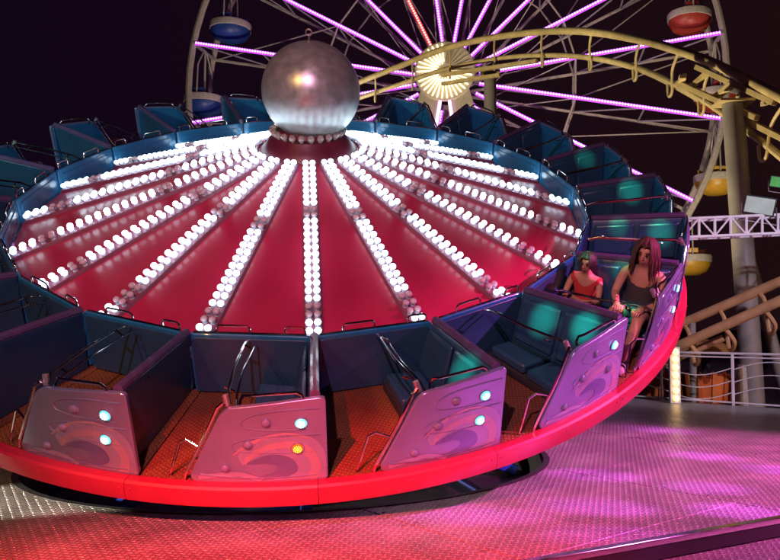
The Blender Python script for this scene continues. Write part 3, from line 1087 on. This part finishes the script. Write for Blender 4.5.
def gondola(k, colour, label):
    a = wang(k)
    top = WM @ wp(WR - 0.1, a, BACK / 2)
    e = empty('gondola', top + Vector((0, 0, -4.15)), label, 'gondola', 'gondolas hanging on the ferris wheel')
    m = gond_cols[colour]
    mb = MB().lathe([(0.0, 0.0), (0.55, 0.03), (0.98, 0.22), (1.18, 0.55), (1.24, 0.92), (1.16, 0.92), (1.08, 0.5), (0.0, 0.30)], 24)
    mb.build('tub', m, e)
    mb = MB().lathe([(1.245, 0.74), (1.285, 0.76), (1.30, 1.10), (1.27, 1.16), (1.17, 1.16), (1.17, 0.93)], 24, caps=False)
    mb.build('band', gond_band, e)
    for t in (0.4, 2.5, 4.6):
        mb = MB()
        mb.beam((0.75 * math.cos(t), 0.75 * math.sin(t), 0.35), (0.95 * math.cos(t), 0.95 * math.sin(t), 1.55), 0.7, 0.14, up=(math.cos(t), math.sin(t), 0))
        mb.build('seat_back', m, e, bevel=0.05)
    mb = MB()
    mb.tube([(0, 0, 0.3), (0, 0, 4.15)], 0.07, 8)
    mb.build('hanger_pole', wheel_paint, e)
    for s_ in (-1, 1):
        mb = MB()
        q = Matrix.Rotation(YAW, 3, 'Z') @ Vector((0, s_ * 1.15, 0))
        mb.tube([(q.x, q.y, 1.1), (q.x * 0.9, q.y * 0.9, 3.0), (q.x * 0.2, q.y * 0.2, 4.1)], 0.05, 6)
        mb.build('hanger_arm', wheel_paint, e)
    mb = MB()
    q = Matrix.Rotation(YAW, 3, 'Z') @ Vector((0, 1.62, 0))
    mb.tube([(q.x, q.y, 4.15), (-q.x, -q.y, 4.15)], 0.08, 8)
    mb.build('pivot_bar', wheel_grey, e)
    return e
for k, c_, lb in ((9, 'blue', 'dark blue gondola with cream band hanging low beside the silver ball'),
                  (8, 'blue', 'dark blue gondola with cream band hanging one above the other blue one'),
                  (10, 'blue', 'dark blue gondola hanging behind the far seats of the disc ride'),
                  (1, 'red', 'red gondola with cream band hanging highest above the yellow track'),
                  (0, 'red', 'red gondola hidden partly behind the yellow track and its grey post'),
                  (-1, 'yellow', 'yellow gondola with cream band hanging behind the thick grey post'),
                  (-2, 'yellow', 'yellow gondola with cream band hanging below the white lattice truss')):
    gondola(k, c_, lb)

# ------------------------------------------------------------------ roller coaster
coaster = empty('roller_coaster', at(735, 340, 16).xy.to_3d() + Vector((0, 0, -0.35)),
                'curving yellow tubular coaster track on thick grey posts before the ferris wheel', 'roller coaster')
CO = coaster.location.copy()
upper = [(300, 108, 33), (350, 86, 31.5), (400, 66, 30), (450, 47, 28), (510, 35, 26), (575, 31, 23.5), (640, 40, 20.8), (700, 58, 18.2), (745, 79, 16.5), (800, 108, 15), (860, 150, 14)]
lower = [(300, 118, 33.8), (350, 101, 32.3), (400, 84, 30.9), (450, 68, 29), (510, 57, 27), (575, 56, 24.5), (635, 67, 21.8), (690, 92, 19.2), (732, 120, 17.5), (775, 152, 16), (830, 200, 15)]
up_p = smooth_path([at(*q) - CO for q in upper])
lo_p = smooth_path([at(*q) - CO for q in lower])
MB().tube(up_p, 0.115, 12).build('rail', yellow_paint, coaster)
MB().tube(lo_p, 0.08, 10).build('rail', yellow_paint, coaster)
lo2 = [q + Vector((0.05, 0.55, 0.16)) for q in lo_p]
MB().tube(lo2[8:60], 0.06, 8).build('rail', yellow_paint, coaster)
for idx in (6, 12, 18, 24, 30, 36, 42, 48, 53, 58, 64, 70):
    if idx >= len(up_p): continue
    a_, b_ = up_p[idx], lo_p[idx]
    d = (up_p[min(idx + 1, len(up_p) - 1)] - up_p[idx - 1]).normalized()
    out_ = Vector((0, 0.0, -0.45))
    mb = MB()
    mid = (a_ + b_) / 2
    pts = smooth_path([a_ + Vector((0, 0, -0.05)), a_ * 0.6 + b_ * 0.4 + Vector((0, 0.25, -0.10)), b_ + Vector((0, -0.15, -0.32)), b_ + Vector((0, 0.18, -0.34)), b_ + Vector((0, 0.25, 0.0))], 5)
    mb.tube(pts, 0.038, 7)
    mb.build('track_tie', yellow_paint, coaster)
# brake frames near the posts
def frame_along(px0, px1, d0, d1, name='brake_beam', w=0.16, h=0.12):
    mb = MB()
    mb.beam(at(*px0, d0) - CO, at(*px1, d1) - CO, w, h)
    return mb.build(name, yellow_paint, coaster, bevel=0.01)
frame_along((697, 67), (775, 103), 17.6, 15.7)
frame_along((678, 83), (757, 118), 18.2, 16.2)
frame_along((715, 98), (733, 84), 17.4, 16.6)
frame_along((735, 115), (790, 142), 16.9, 15.6)
frame_along((681, 83), (683, 76), 18.2, 17.8)
frame_along((443, 75), (537, 61), 28.5, 26.0)
frame_along((442, 84), (500, 75), 28.9, 27.6)
for q in ((690, 88, 708, 72), (762, 104, 771, 101)):
    frame_along((q[0], q[1]), (q[2], q[3]), 17.9, 17.4, w=0.09)
for (px, py, d, r) in ((733, 104, 16.6, 0.235), (490, 73, 28.6, 0.235)):
    q = at(px, py, d)
    foot = Vector((q.x + (0.30 if d < 20 else 0.05), q.y, -0.35))
    mb = MB()
    mb.tube([foot - CO, q - CO], r, 20)
    mb.lathe([(r + 0.18, 0), (r + 0.18, 0.03), (r, 0.03)], 16, Matrix.Translation(foot - CO))
    post = mb.build('support_post', post_grey, coaster)
    mb = MB()
    mb.box(q - CO + Vector((0, 0, 0.02)), 0.75, 0.6, 0.05)
    mb.build('post_plate', yellow_paint, coaster)
    if d < 20:
        mb = MB()
        mb.tube([Vector((foot.x + 0.95, foot.y + 0.4, -0.35)) - CO, at(744, 240, 16.8) - CO], 0.13, 12)
        mb.lathe([(0.20, -0.05), (0.22, 0.06), (0.0, 0.10)], 10, Matrix.Translation(at(744, 240, 16.8) - CO))
        mb.build('raking_strut', post_grey, coaster)

low = empty('coaster_track', at(735, 330, 15.2).xy.to_3d() + Vector((0, 0, -0.35)),
            'low sloping tan tubular track rising to the right behind the white railing', 'coaster track')
LO = low.location.copy()
pa, pb = at(660, 333, 16.0), at(800, 273, 14.2)
qa, qb = at(660, 354, 15.2), at(800, 292, 13.5)
MB().tube([pa - LO, (pa + pb) / 2 - LO, pb - LO], 0.095, 12).build('rail', orange_paint, low)
MB().tube([qa - LO, (qa + qb) / 2 - LO, qb - LO], 0.095, 12).build('rail', orange_paint, low)
ra_, rb_ = at(655, 358, 15.9), at(727, 325, 15.0)
MB().tube([ra_ - LO, rb_ - LO], 0.07, 10).build('rail', orange_paint, low)
ra_, rb_ = at(655, 368, 15.7), at(723, 338, 14.9)
MB().tube([ra_ - LO, rb_ - LO], 0.07, 10).build('rail', orange_paint, low)
for t in (0.18, 0.44, 0.72, 0.92):
    a_, b_ = pa.lerp(pb, t), qa.lerp(qb, t + 0.04)
    pts = smooth_path([a_ - LO, a_ + Vector((0.06, -0.2, -0.22)) - LO, (a_ + b_) / 2 + Vector((0.16, 0, -0.62)) - LO, b_ + Vector((0.22, 0.05, -0.3)) - LO, b_ - LO], 5)
    MB().tube(pts, 0.042, 7).build('track_tie', orange_paint, low)
for t in (0.25, 0.95):
    a_ = pa.lerp(pb, t)
    mb = MB()
    mb.tube([Vector((a_.x, a_.y, -0.35)) - LO, a_ - LO], 0.07, 10)
    mb.build('trestle_post', post_grey, low)

# ------------------------------------------------------------------ white railing at the deck edge
fence = empty('railing', (FENCE_P.x, FENCE_P.y, 0), 'white metal railing with wavy bars along the far deck edge', 'railing')
FL = 1.0
def fp(s, z):
    return Vector((FD.x * s, FD.y * s, z))
S0, S1, SPACE = -3.0, 4.4, 1.45
for zz, rr in ((0.95, 0.022), (0.88, 0.014), (0.055, 0.016)):
    MB().tube([fp(S0, zz), fp(S1, zz)], rr, 8).build('rail', white_paint, fence)
s = 1.02 - SPACE * 3
j = 0
lean = Vector((-0.12, 0.10, 0)) * 0.0
while s <= S1 + 0.01:
    MB().beam(fp(s, 0.0), fp(s, 0.955), 0.035, 0.045, up=(FD.x, FD.y, 0)).build('post', white_paint, fence, bevel=0.004)
    if s + SPACE <= S1 + 0.3:
        sgn = 1 if j % 2 else -1
        for z0 in (0.22, 0.44, 0.67):
            pts = [fp(s + SPACE * t / 16, z0 - sgn * 0.02 + sgn * 0.16 * math.sin(PI * t / 16)) for t in range(17)]
            MB().tube(pts, 0.010, 6).build('wavy_bar', white_paint, fence)
    s += SPACE
    j += 1

bp = empty('bulb_post', at(675, 402, 14.75).xy.to_3d(), 'lit white post studded with warm bulbs beside the railing', 'light post')
mb = MB()
mb.box((0, 0, 0.53), 0.20, 0.10, 1.06)
mb.build('post_body', white_paint, bp, bevel=0.008)
fdir = Vector((-bp.location.x, -bp.location.y, 0)).normalized()
for j in range(7):
    Mx = Matrix.Translation((0.0, -0.05, 0.10 + j * 0.145)) @ Matrix.Rotation(PI / 2, 4, 'X')
    MB().lathe([(0.03, 0), (0.055, 0.02), (0.06, 0.045), (0.045, 0.075), (0.0, 0.09)], 12, Mx).build('bulb', warm_bulb, bp)

# ------------------------------------------------------------------ lattice truss with floodlights
tr = empty('lattice_truss', at(860, 330, 13.0).xy.to_3d() + Vector((0, 0, -0.35)), 'white lattice truss reaching in beside the thick grey post', 'truss')
TO = tr.location.copy()
t0, t1 = at(680, 219, 13.0), at(862, 211, 13.0)
b0, b1 = at(680, 237.5, 13.0), at(862, 229.5, 13.0)
for dy in (0.0, 0.32):
    sh = Vector((0, dy, 0))
    MB().tube([t0 + sh - TO, t1 + sh - TO], 0.026, 8).build('chord', white_paint, tr)
    MB().tube([b0 + sh - TO, b1 + sh - TO], 0.026, 8).build('chord', white_paint, tr)
nb = 11
for j in range(nb + 1):
    t = (j + 0.2) / (nb + 0.3) * 0.98
    a_, b_ = t0.lerp(t1, t), b0.lerp(b1, t)
    MB().tube([a_ - TO, b_ - TO], 0.024 if j % 2 == 0 else 0.024, 6).build('upright', white_paint, tr)
    MB().tube([a_ - TO, a_ + Vector((0, 0.32, 0)) - TO], 0.015, 6).build('spreader', white_paint, tr)
    if j < nb:
        t2 = (j + 1.2) / (nb + 0.3) * 0.98
        if j % 2 == 0:
            MB().tube([b_ - TO, t0.lerp(t1, t2) - TO], 0.016, 6).build('diagonal', white_paint, tr)
        else:
            MB().tube([a_ - TO, b0.lerp(b1, t2) - TO], 0.016, 6).build('diagonal', white_paint, tr)
mb = MB()
mb.box(Vector((t1.x, t1.y + 0.16, (t1.z - 0.35) / 2 + 0.1)) - TO, 0.24, 0.3, t1.z + 0.7)
mb.build('mast', post_grey, tr, bevel=0.01)

def floodlight(px, py, label, face, sc=1.0):
    q = at(px, py, 13.05)
    e = empty('floodlight', q, label, 'floodlight')
    M = Matrix.Rotation(R(12), 3, 'Y') @ Matrix.Rotation(R(-14), 3, 'Z') @ Matrix.Rotation(R(18), 3, 'X')
    mb = MB()
    mb.hexa([M @ Vector(c) for c in ((-0.22, 0.10, -0.12), (0.22, 0.10, -0.12), (0.26, -0.10, -0.16), (-0.26, -0.10, -0.16),
                                     (-0.22, 0.10, 0.12), (0.22, 0.10, 0.12), (0.26, -0.10, 0.16), (-0.26, -0.10, 0.16))])
    mb.build('housing', dark, e, bevel=0.012)
    mb = MB()
    mb.box(M @ Vector((0, -0.106, 0)), 0.46, 0.012, 0.27, M)
    mb.build('glass', face, e, bevel=0.006)
    mb = MB()
    mb.tube([M @ Vector((-0.28, 0, 0)), M @ Vector((-0.28, 0, 0)) + Vector((0, 0, -0.30)), M @ Vector((0.28, 0, 0)) + Vector((0, 0, -0.30)), M @ Vector((0.28, 0, 0))], 0.014, 6)
    mb.build('bracket', steel, e)
    e.scale = (sc, sc, sc)
    return e
floodlight(759, 205, 'pale glass floodlight box tilted on the lattice truss', mat('flood_glass_pale', (0.45, 0.6, 0.5), 0.25, emit=(0.30, 0.50, 0.36), es=0.15))
floodlight(779, 182, 'green glowing floodlight mounted above the pale one', mat('flood_glass_green', (0.1, 0.4, 0.1), 0.25, emit=(0.10, 0.55, 0.12), es=0.22), 0.62)
MB_ = MB()
q = at(782, 196, 13.12)
mb = MB().tube([q - TO, Vector((q.x, q.y, t0.z)) - TO], 0.03, 8)
mb.build('lamp_pole', steel, tr)

# ------------------------------------------------------------------ things behind the railing
def tub_ride(px, py, d, label, sc=1.0):
    q = at(px, py, d)
    e = empty('tub_seat', (q.x, q.y, -0.35), label, 'ride tub')
    mb = MB().lathe([(0.0, 0.12), (0.42 * sc, 0.12), (0.52 * sc, 0.2), (0.60 * sc, 0.75), (0.56 * sc, 0.75), (0.48 * sc, 0.25), (0.0, 0.22)], 20)
    mb.build('tub', orange_plastic, e)
    for j in range(12):
        a = 2 * PI * j / 12
        mb = MB()
        mb.beam((0.56 * sc * math.cos(a), 0.56 * sc * math.sin(a), 0.16), (0.635 * sc * math.cos(a), 0.635 * sc * math.sin(a), 0.80), 0.10, 0.04, up=(math.cos(a), math.sin(a), 0))
        mb.build('slat', orange_plastic, e, bevel=0.008)
    mb = MB().lathe([(0.10, 0.0), (0.10, 1.35)], 12)
    mb.build('column', dark, e)
    mb = MB().lathe([(0.78 * sc, 1.22), (0.80 * sc, 1.26), (0.55 * sc, 1.42), (0.2 * sc, 1.50), (0.0, 1.52)], 24)
    mb.build('canopy', mat('tan_canopy', (0.45, 0.22, 0.07), 0.6), e)
    return e
tub_ride(706, 380, 17.2, 'orange slatted tub seat under a tan canopy behind the railing', 0.92)
tub_ride(655, 380, 18.5, 'orange slatted tub seat half hidden by the bulb post', 0.92)
q = at(744, 385, 16.6)
cabn = empty('control_cabinet', (q.x, q.y, -0.35), 'grey steel cabinet standing behind the railing', 'cabinet')
mb = MB(); mb.box((0, 0, 0.5), 0.34, 0.3, 1.0); mb.build('cabinet_body', post_grey, cabn, bevel=0.015)
mb = MB(); mb.box((0, -0.155, 0.52), 0.28, 0.012, 0.85); mb.build('cabinet_door', steel, cabn, bevel=0.004)

# ------------------------------------------------------------------ riders
def skin_mesh(name, chains, m, parent=None, sub=2, root=0):
    """chains: list of lists of (point, radius); points shared by position become one vertex"""
    vs, rad, es, idx = [], [], [], {}
    for ch in chains:
        prev = None
        for p, r in ch:
            key = tuple(round(c, 4) for c in p)
            if key not in idx:
                idx[key] = len(vs)
                vs.append(p)
                rad.append(r)
            i = idx[key]
            if prev is not None and prev != i:
                es.append((prev, i))
            prev = i
    me = bpy.data.meshes.new(name)
    me.from_pydata([tuple(v) for v in vs], es, [])
    me.materials.append(m)
    o = link(name, me, parent)
    sk = o.modifiers.new('skin', 'SKIN')
    sk.use_smooth_shade = True
    if not me.skin_vertices:
        me.attributes  # layer is made by the modifier
    lay = me.skin_vertices[0].data
    for i, r in enumerate(rad):
        rr = r if isinstance(r, tuple) else (r, r)
        lay[i].radius = rr
        lay[i].use_root = (i == root)
    ss = o.modifiers.new('subdivision', 'SUBSURF')
    ss.levels = sub
    ss.render_levels = sub
    return o

def ride_pt(r, k, z):
    a = PH - k * STEP
    return Vector((r * math.cos(a), r * math.sin(a), z))

def person(label, r0, k0, s, top_m, short_m, hair_m, hair_long, zseat, cat_group=None, smile=True, armpose='bar', grow=1.0):
    """seated rider, built in a frame at the hips: x = to the rider's left, y = forward, z = up along the disc axis"""
    org = RM @ ride_pt(r0, k0, zseat)
    a = PH - k0 * STEP
    fwd = Vector((math.sin(a), -math.cos(a), 0))        # +k direction
    rt = Vector((math.cos(a), math.sin(a), 0))          # outward
    up = Vector((0, 0, 1))
    R3 = RM.to_3x3()
    X, Y, Z = R3 @ rt, R3 @ fwd, R3 @ up
    M = Matrix(((X.x, Y.x, Z.x, org.x), (X.y, Y.y, Z.y, org.y), (X.z, Y.z, Z.z, org.z), (0, 0, 0, 1)))
    e = empty('person', label=label, cat='person', matrix=M)
    def v(x, y, z): return Vector((x, y, z)) * s
    hip, belly, chest, neckb = v(0, 0, 0.09), v(0, -0.03, 0.22), v(0, -0.02, 0.38), v(0, 0.0, 0.51)
    neck, jaw, skull, crown = v(0, 0.03, 0.56), v(0, 0.055, 0.615), v(0, 0.05, 0.69), v(0, 0.035, 0.755)
    body = [[(hip, (0.15 * s, 0.11 * s)), (belly, (0.125 * s, 0.10 * s)), (chest, (0.145 * s, 0.10 * s)), (neckb, (0.075 * s, 0.065 * s)), (neck, 0.05 * s),
             (jaw, (0.062 * s, 0.075 * s)), (skull, (0.075 * s, 0.092 * s)), (crown, (0.055 * s, 0.065 * s))]]
    cl_top = [[(v(0, 0, 0.10), (0.165 * s, 0.125 * s)), (v(0, -0.03, 0.22), (0.14 * s, 0.115 * s)), (v(0, -0.02, 0.37), (0.158 * s, 0.118 * s)), (v(0, -0.005, 0.465), (0.12 * s, 0.088 * s)), (v(0, 0.0, 0.505), (0.085 * s, 0.073 * s))]]
    cl_leg = []
    feet = []
    hands = []
    for sx in (-1, 1):
        sh, el, wr = v(0.165 * sx, -0.01, 0.45), v(0.215 * sx, 0.10, 0.235), v(0.12 * sx, 0.33, 0.25)
        body.append([(chest, (0.145 * s, 0.10 * s)), (sh, 0.055 * s), (v(0.2 * sx, 0.04, 0.34), 0.046 * s), (el, 0.040 * s), (v(0.17 * sx, 0.22, 0.235), 0.036 * s), (wr, 0.026 * s)])
        hj, kn, an = v(0.085 * sx, 0.03, 0.07), v(0.12 * sx, 0.44, 0.20), v(0.10 * sx, 0.63 if sx > 0 else 0.58, -0.16)
        toe = an + v(0.01 * sx, 0.15, -0.05)
        body.append([(hip, (0.15 * s, 0.11 * s)), (hj, 0.09 * s), (v(0.105 * sx, 0.24, 0.14), 0.074 * s), (kn, 0.056 * s), ((kn + an) / 2 + v(0, -0.01, 0), 0.052 * s), (an, 0.034 * s)])
        cl_leg.append([(v(0, 0, 0.08), (0.165 * s, 0.12 * s)), (v(0.09 * sx, 0.04, 0.075), 0.105 * s), (v(0.10 * sx, 0.20, 0.125), 0.092 * s), (v(0.108 * sx, 0.30, 0.158), 0.085 * s)])
        cl_top.append([(v(0, -0.02, 0.37), (0.158 * s, 0.118 * s)), (v(0.155 * sx, -0.012, 0.445), 0.063 * s)] + ([(v(0.19 * sx, 0.02, 0.37), 0.062 * s)] if top_m is cloth_red else []))
        feet.append((an, toe))
        hands.append((wr, sx))
    skin_mesh('body', body, skin_m, e)
    for sx in (-1, 1):
        cl_top.append([(v(0, -0.005, 0.465), (0.12 * s, 0.088 * s)), (v(0.10 * sx, -0.005, 0.485), 0.058 * s)])
    skin_mesh('shirt', cl_top, top_m, e)
    skin_mesh('shorts', cl_leg, short_m, e)
    for an, toe in feet:
        mb = MB()
        mb.tube([an + v(0, -0.05, -0.04), an + v(0, 0.0, -0.035), an.lerp(toe, 0.6) + v(0, 0, -0.01), toe], [0.034 * s, 0.046 * s, 0.042 * s, 0.026 * s], 8)
        mb.build('shoe', shoe_m, e, angle=80)
    for wr, sx in hands:
        mb = MB()
        d = v(-0.25 * sx, 1, 0.05).normalized()
        side = v(1, 0.25 * sx, 0).normalized()
        palm = wr + d * 0.055 * s
        mb.tube([wr - d * 0.015 * s, wr + d * 0.02 * s, palm, wr + d * 0.085 * s], [0.022 * s, 0.030 * s, 0.036 * s, 0.03 * s], 8)
        for j, ln in enumerate((0.058, 0.068, 0.064, 0.05)):
            b_ = wr + d * 0.085 * s + side * (j - 1.5) * 0.019 * s
            mb.tube([b_, b_ + d * ln * 0.5 * s + v(0, 0, 0.004), b_ + d * ln * 0.75 * s + v(0, 0, -0.016), b_ + d * ln * 0.6 * s + v(0, 0, -0.036)],
                    [0.0098 * s, 0.0095 * s, 0.0088 * s, 0.0075 * s], 6)
        t_ = palm - side * sx * 0.03 * s
        mb.tube([t_, t_ - side * sx * 0.025 * s + d * 0.02 * s, t_ - side * sx * 0.02 * s + d * 0.05 * s + v(0, 0, -0.018)], [0.013 * s, 0.011 * s, 0.009 * s], 6)
        mb.build('hand', skin_m, e, angle=80)
    # head: slightly turned face with nose, eyes, mouth, ears
    hc = v(0, 0.05, 0.675)
    def fpt(ax, az, rr=1.0):
        return hc + Vector((0.080 * s * math.sin(ax) * math.cos(az), 0.100 * s * math.cos(ax) * math.cos(az), 0.125 * s * math.sin(az))) * rr
    mb = MB()
    mb.tube([fpt(0, 0.12, 0.97), fpt(0, -0.05, 1.05), fpt(0, -0.14, 1.10), fpt(0, -0.18, 0.98)], [0.006 * s, 0.008 * s, 0.011 * s, 0.008 * s], 6)
    mb.build('nose', skin_m, e, angle=80)
    for sx in (-1, 1):
        mb = MB().lathe([(0, -0.009 * s), (0.013 * s, 0), (0, 0.009 * s)], 8, Matrix.Translation(fpt(0.42 * sx, 0.08, 0.97)))
        mb.build('eye', eye_m, e, angle=80)
        mb = MB().tube([fpt(0.22 * sx, 0.24, 1.01), fpt(0.45 * sx, 0.29, 1.02), fpt(0.68 * sx, 0.23, 1.0)], 0.005 * s, 5)
        mb.build('eyebrow', hair_m, e)
        mb = MB().tube([fpt(1.55 * sx, -0.12, 1.0), fpt(1.62 * sx, 0.06, 1.12), fpt(1.6 * sx, 0.16, 1.08)], [0.010 * s, 0.014 * s, 0.010 * s], 6)
        mb.build('ear', skin_m, e, angle=80)
    mb = MB().tube([fpt(-0.33, -0.42, 0.99), fpt(-0.15, -0.50, 1.0), fpt(0.15, -0.50, 1.0), fpt(0.33, -0.42, 0.99)], [0.004 * s, 0.008 * s, 0.008 * s, 0.004 * s], 6)
    mb.build('mouth', mouth_m, e, angle=80)
    # hair: shell over the skull plus strands
    mb = MB()
    seg, rows = 18, 9
    vs, fs = [], []
    for i in range(rows + 1):
        el = PI / 2 - i / rows * (2.1 if hair_long else 1.75)
        for j in range(seg):
            az = 2 * PI * j / seg
            fr = max(0, math.cos(az))
            lim = 0.60 + 0.10 * math.sin(j * 1.9)
            e2 = max(el, lim) if fr > 0.30 else (max(el, -0.1 + 0.3 * math.sin(j * 2.7)) if fr > 0.05 else el)
            rr = 1.13 + 0.05 * math.sin(j * 2.3 + i * 0.7)
            vs.append(hc + Vector((0.088 * s * math.sin(az) * math.cos(e2), 0.104 * s * math.cos(az) * math.cos(e2) - 0.006 * s, 0.128 * s * math.sin(e2))) * rr)
    for i in range(rows):
        for j in range(seg):
            l = (j + 1) % seg
            fs.append((i * seg + j, i * seg + l, (i + 1) * seg + l, (i + 1) * seg + j))
    mb.add(vs, fs)
    ns = 90 if hair_long else 60
    for j in range(ns):
        az = R(38 + 284 * (j + random.uniform(-0.4, 0.4)) / (ns - 1))
        ln = (random.uniform(0.17, 0.25) if hair_long else random.uniform(0.0, 0.03)) * s
        pts = []
        for el, rr in ((1.35, 1.06), (0.95, 1.15), (0.5, 1.2 + random.uniform(0, 0.06)), (0.05, 1.22 + random.uniform(0, 0.1))):
            pts.append(hc + Vector((0.088 * s * math.sin(az) * math.cos(el), 0.104 * s * math.cos(az) * math.cos(el) - 0.008 * s, 0.128 * s * math.sin(el))) * rr)
        d0 = Vector((math.sin(az), math.cos(az), 0))
        if hair_long:
            pts.append(pts[-1] + d0 * 0.010 * s + Vector((random.uniform(-.012, .012), random.uniform(-.02, 0.005), -ln * 0.55)))
            pts.append(pts[-1] + d0 * random.uniform(-0.02, 0.015) * s + Vector((random.uniform(-.012, .012), random.uniform(-.02, 0.01), -ln * 0.45)))
        else:
            pts.append(pts[-1] + d0 * random.uniform(-0.01, 0.01) * s + Vector((0, 0, -0.02 - ln)))
        n_ = len(pts)
        mb.tube(pts, [0.012 * s] * (n_ - 2) + [0.010 * s, 0.003 * s], 5)
    mb.build('hair', hair_m, e, angle=80)
    return e

person('person in charcoal sleeveless top with auburn hair, laughing, hands on the lap bar', 3.93, 5.19, 1.0, cloth_dark, cloth_denim, hair_red, True, -0.36)
person('small person in red shirt with dark hair sitting beside the taller rider', 3.39, 5.20, 0.78, cloth_red, cloth_tan, hair_dark, False, -0.46)

# ------------------------------------------------------------------ lamps that light the place, on masts beyond the frame
def mast(x, y, h, label):
    e = empty('lighting_mast', (x, y, -0.35), label, 'mast')
    mb = MB()
    mb.tube([(0, 0, 0), (0, 0, h + 0.35)], 0.05, 10)
    mb.build('pole', dark, e)
    mb = MB()
    mb.tube([(-1.2, 0, h + 0.2), (1.2, 0, h + 0.2)], 0.035, 8)
    mb.build('crossbar', dark, e)
    for a in (0.5, 2.6, 4.7):
        mb = MB()
        mb.tube([(0, 0, 0.9), (0.7 * math.cos(a), 0.7 * math.sin(a), 0.02)], 0.025, 8)
        mb.build('leg', dark, e)
    return e
mast(-1.5, -3.0, 5.2, 'black tripod lighting mast standing straight behind the viewer')
mast(8.6, 4.6, 5.2, 'black tripod lighting mast standing right of the deck')
mast(-8.8, 4.5, 4.8, 'black tripod lighting mast standing left of the deck')

def stage(loc, aim, energy, color, size, label, blend=0.5, extra=()):
    e = par_can(loc, aim, label)
    spot(e, loc, aim, energy, color, size, blend)
    for aim2, en2, sz2, c2 in extra:
        spot(e, loc, aim2, en2, c2 or color, sz2, 1.0, 0.03)
    return e
def deck_px(px, py):
    d = at(px, py, 1.0) - EYE
    return EYE + d * (-EYE.z / d.z)

stage((-2.2, -3.0, 5.3), (-1.2, 2.9, 0.0), 22000, (1.0, 0.03, 0.05), 36, 'black stage light with red beam on the mast behind the viewer', blend=0.85)
stage((-1.0, -3.0, 5.3), (-1.0, 8.0, 3.0), 2400, (0.98, 0.42, 0.66), 50, 'added black stage light with lilac fill beam on the mast behind the viewer')  # lamp added as soft front fill for panels, seats and ball
mast(-5.6, -2.6, 5.2, 'black tripod lighting mast standing behind the viewer to the left')
stage((-5.0, -2.6, 5.3), (-2.0, 6.2, 1.6), 1300, (1.0, 0.50, 0.12), 44, 'black stage light with amber beam on the mast behind the viewer to the left')
stage((7.4, 4.6, 5.3), (5.4, 14.2, 1.8), 2600, (0.90, 0.76, 1.0), 28, 'added black stage light with pale lilac fill beam on the mast right of the deck')  # extra lamp put in to brighten the railing and truss
stage((-8.2, 4.5, 4.9), (-4.2, 11.6, 4.6), 900, (0.55, 1.0, 0.85), 38, 'black stage light with pale green beam on the mast left of the deck')
mag = (0.85, 0.10, 1.0)
spots_ = [(703, 456), (708, 488), (743, 511), (777, 470), (597, 475), (597, 507), (617, 537), (470, 515), (660, 430)]
stage((8.0, 4.6, 5.3), (3.4, 7.0, 0.0), 9500, (1.0, 0.13, 0.55), 54, 'black stage light with violet beam on the mast right of the deck',
      extra=[(deck_px(*q), 8000, 5.0, mag) for q in spots_])
grn = (0.02, 1.0, 0.45)
def ridew(r, k, z): return RM @ ride_pt(r, k, z)
stage((-0.4, -3.0, 5.3), ridew(3.7, 4.6, -0.1), 50, grn, 20, 'black stage light with green beam on the mast behind the viewer',
      extra=[(ridew(3.88, 7.07, -0.06), 26000, 1.7, grn), (ridew(3.5, 6.08, -0.14), 24000, 1.7, grn), (ridew(3.92, 6.07, -0.02), 32000, 1.6, grn),
             (ridew(3.68, 5.08, 0.02), 9000, 1.2, grn), (ridew(3.39, 5.24, 0.19), 12000, 1.1, grn), (ridew(3.93, 5.45, -0.12), 14000, 1.2, grn),
             (ridew(3.95, 4.07, -0.05), 15000, 1.6, grn), (ridew(3.5, 4.07, -0.02), 8000, 1.3, grn), (ridew(3.85, 3.08, 0.0), 18000, 1.6, grn), (ridew(3.8, 2.1, 0.05), 10000, 1.4, grn)])
stage((-8.0, 4.2, 0.9), tuple(deck_px(30, 498)), 5000, (1.0, 0.82, 0.62), 17, 'black stage light with warm white beam standing on the deck', blend=0.3)
# ground floodlights that light the coaster and the wheel
def ground_flood(x, y, aim, energy, color, size, label):
    e = par_can((x, y, 0.15), aim, label, 'ground_floodlight', None)
    e['category'] = 'floodlight'
    if 'group' in e: del e['group']
    spot(e, (x, y, 0.15), aim, energy, color, size, 0.6, 0.15)
ground_flood(0.8, 17.9, (6.0, 18.2, 7.6), 3600, (1.0, 0.78, 0.48), 75, 'floodlight on the ground behind the disc ride aimed up at the yellow track')
ground_flood(-9.5, 17.0, (1.0, 27.0, 10.0), 9000, (1.0, 0.78, 0.48), 50, 'floodlight on the ground left of the disc ride aimed up at the track')
ground_flood(9.0, 13.2, (6.0, 16.0, 1.5), 130, (1.0, 0.48, 0.22), 90, 'floodlight on the ground behind the railing aimed at the low track')
ground_flood(-9.0, 30.0, (-2.0, 45.0, 16.0), 9000, (1.0, 0.85, 0.72), 90, 'floodlight on the ground aimed up at the left of the ferris wheel')
ground_flood(12.0, 30.0, (6.0, 45.0, 16.0), 9000, (1.0, 0.80, 0.62), 90, 'floodlight on the ground aimed up at the right of the ferris wheel')
